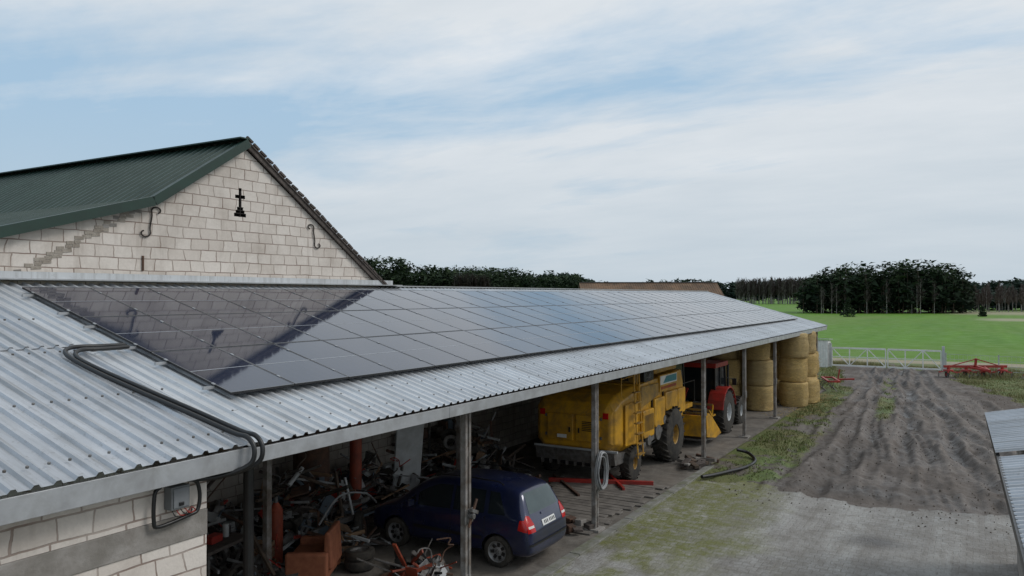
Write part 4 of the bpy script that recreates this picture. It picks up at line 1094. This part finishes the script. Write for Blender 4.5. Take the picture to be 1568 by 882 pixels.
def pine(T,tb,x,y,h,rs,nc,nt_,size,low,cwf=(.16,.25)):
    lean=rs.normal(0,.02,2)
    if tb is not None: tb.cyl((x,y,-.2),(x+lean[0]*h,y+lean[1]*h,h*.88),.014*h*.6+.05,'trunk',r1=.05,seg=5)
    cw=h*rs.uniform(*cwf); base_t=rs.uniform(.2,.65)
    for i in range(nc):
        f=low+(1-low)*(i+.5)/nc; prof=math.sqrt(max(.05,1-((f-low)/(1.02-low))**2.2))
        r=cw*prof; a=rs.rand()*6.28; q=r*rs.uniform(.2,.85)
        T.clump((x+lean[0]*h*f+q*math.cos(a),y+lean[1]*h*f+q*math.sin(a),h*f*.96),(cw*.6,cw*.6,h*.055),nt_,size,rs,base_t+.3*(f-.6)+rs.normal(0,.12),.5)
def forest(name,poly,n,h0,h1,depth,seed,nc=10,nt_=16,size=.55,low=.3,dirv=(0,1),mat='pine',fill=26,fillh=.4,trunks=True,cwf=(.16,.25),ends=None):
    rs=np.random.RandomState(seed); T=Tri(); tb=B(); e=empty(name)
    P=[np.array(p,float) for p in poly]; seg=[np.linalg.norm(b2-a) for a,b2 in zip(P[:-1],P[1:])]; tot=sum(seg)
    for i in range(n):
        u_=(i+rs.rand())/n; t=u_*tot; k=0
        while k<len(seg)-1 and t>seg[k]: t-=seg[k];k+=1
        q=P[k]+(P[k+1]-P[k])*(t/seg[k]); dd=rs.rand()**1.5*depth; q=q+np.array(dirv)*dd
        h=rs.uniform(h0,h1)*(1+.10*math.sin(q[0]*.05+q[1]*.08))
        if ends: h*=np.interp(u_,*ends)
        lo2=low*rs.uniform(.5,1.4)
        pine(T,tb if (trunks and dd<depth*.3) else None,q[0],q[1],h,rs,nc,nt_,size,lo2,cwf)
        if fill: T.clump((q[0],q[1],h*fillh),(h*.22,h*.22,h*fillh),fill,size*1.5,rs,.12,.8)
    T.obj('foliage',mat,e)
    if tb.v: tb.fin('trunks',e)
def bare(T,tb,x,y,h,rs,size=.05,n=60):
    if tb is not None: tb.cyl((x,y,-.2),(x+rs.normal(0,.02)*h,y,h*.8),.008*h+.03,'birch',r1=.03,seg=4)
    for i in range(n):
        f=rs.uniform(.25,.85); a=rs.rand()*6.28; L_=h*rs.uniform(.08,.2)*(1.15-f); p=np.array([x,y,h*f]); d=np.array([math.cos(a)*.6,math.sin(a)*.6,rs.uniform(.6,1.3)]); e=p+d*L_*1.6
        e[2]=min(e[2],h)
        w_=size; T.p.append(np.array([p+[w_,0,0],p-[w_*.5,w_,0],e])); T.t.append(np.full(3,rs.uniform(.2,.9)))
        for j in range(2):
            g_=p+(e-p)*rs.uniform(.3,.8); e2=g_+np.array([rs.normal(0,.5),rs.normal(0,.5),rs.uniform(.2,1)])*L_*.7
            T.p.append(np.array([g_+[w_*.7,0,0],g_-[0,w_*.7,0],e2])); T.t.append(np.full(3,rs.uniform(.2,.9)))
def bareforest(name,poly,n,h0,h1,depth,seed,size=.06,nb=60,dirv=(1,0)):
    rs=np.random.RandomState(seed); T=Tri(); tb=B(); e=empty(name)
    P=[np.array(p,float) for p in poly]; seg=[np.linalg.norm(b2-a) for a,b2 in zip(P[:-1],P[1:])]; tot=sum(seg)
    for i in range(n):
        t=rs.rand()*tot; k=0
        while k<len(seg)-1 and t>seg[k]: t-=seg[k];k+=1
        q=P[k]+(P[k+1]-P[k])*(t/seg[k])+np.array(dirv)*rs.rand()*depth
        bare(T,tb,q[0],q[1],rs.uniform(h0,h1),rs,size,nb)
    T.obj('twigs','bare',e); tb.fin('trunks',e)
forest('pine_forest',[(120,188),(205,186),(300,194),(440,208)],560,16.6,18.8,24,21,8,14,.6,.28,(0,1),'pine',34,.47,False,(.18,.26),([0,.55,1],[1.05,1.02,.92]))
bareforest('birch_stand',[(262,179),(290,181)],110,14.0,16.5,4,31,.24,90,(0,1))
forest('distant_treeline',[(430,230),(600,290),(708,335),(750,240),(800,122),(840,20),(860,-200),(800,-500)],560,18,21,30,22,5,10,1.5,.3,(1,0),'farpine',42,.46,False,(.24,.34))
forest('pine_grove',[(249,46),(256,30),(264,16),(273,1.5)],135,12.4,16.2,30,23,11,18,.52,.17,(1,0),'pine',60,.40,True,(.20,.32),([0,.07,.2,.45,.6,.9,1],[.72,.92,1.0,.93,1.02,.95,.62]))
bareforest('birch_grove_edge',[(247,42),(256,26),(266,6)],12,8.5,12.0,2,33,.09,70)
bareforest('bare_tree_belt',[(290,8),(312,-28),(329,-60),(334,-120)],300,8,11,14,34,.18,60)
bareforest('bare_tree_belt',[(510,132),(500,82)],170,15,19,12,35,.38,60)
forest('scrub_belt',[(320,10),(340,-30),(360,-70),(370,-160)],150,7.0,9.0,24,36,5,12,.8,.25,(1,0),'farpine',32,.42,False,(.25,.4))
rs=np.random.RandomState(5)
for nm,x,y,h in (('juniper_bush',215.9,27.5,4.9),('juniper_bush',236,-2,2.6)):
    T=Tri(); e=empty(nm)
    for i in range(26):
        f=(i+.5)/26; T.clump((x+rs.normal(0,.35)*(1-f),y+rs.normal(0,.5)*(1-f)*h*.3,h*f*.95),(h*.26*(1.1-f),h*.26*(1.1-f),h*.07),30,.22,rs,.45,.8)
    T.obj('foliage','pine',e); tb=B(); tb.cyl((x,y,-.1),(x,y,h*.6),.12,'trunk',r1=.04,seg=6); tb.fin('trunk',e)
rs=np.random.RandomState(9)
gx_=rs.uniform(23,68,120000); gy_=rs.uniform(-9,10,120000)
def samp(A_,x,y):
    i=np.clip(np.searchsorted(xs,x),0,ni-1); j=np.clip(np.searchsorted(ys,y),0,nj-1); return A_[i,j]
gn=vn(gx_,gy_,.6,44)
gv=samp(grass,gx_,gy_); keep=(gv>.4)&~((gy_>7.1)&(gx_<48.6))&(gn+rs.rand(len(gx_))*.5>.6); gx_=gx_[keep];gy_=gy_[keep];gn=gn[keep]
n=len(gx_); far=(gx_>60)|((gy_<2)&(gx_>44)); hgt=rs.uniform(.03,.10,n)*(.5+1.5*sm(.45,.75,gn))*(1+1.6*far); ang=rs.rand(n)*6.28; zz_=samp(Z,gx_,gy_)
wd=.010+.010*rs.rand(n)
a=np.stack([gx_+np.cos(ang)*wd,gy_+np.sin(ang)*wd,zz_-.01],-1);b2=np.stack([gx_-np.cos(ang)*wd,gy_-np.sin(ang)*wd,zz_-.01],-1)
c2=np.stack([gx_+rs.normal(0,.5,n)*hgt,gy_+rs.normal(0,.5,n)*hgt,zz_+hgt],-1)
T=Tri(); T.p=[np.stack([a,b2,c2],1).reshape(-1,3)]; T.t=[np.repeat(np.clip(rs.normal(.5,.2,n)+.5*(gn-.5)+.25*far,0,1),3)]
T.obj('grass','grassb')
b_=B(); rr3=random.Random(12)
for i in range(2200):
    x=rr3.uniform(21.0,50);y=rr3.uniform(-4,6.0); s_=rr3.uniform(.012,.032)*(1.7 if rr3.random()<.06 else 1)
    z=float(samp(Z,np.array([x]),np.array([y]))[0])
    b_.box((x,y,z+s_*.2),(s_*1.4,s_,s_*.6),'clod',(rr3.uniform(0,3),rr3.uniform(0,3),rr3.uniform(0,3)))
b_.fin('soil_clods')
print('DONE',len(bpy.data.objects))
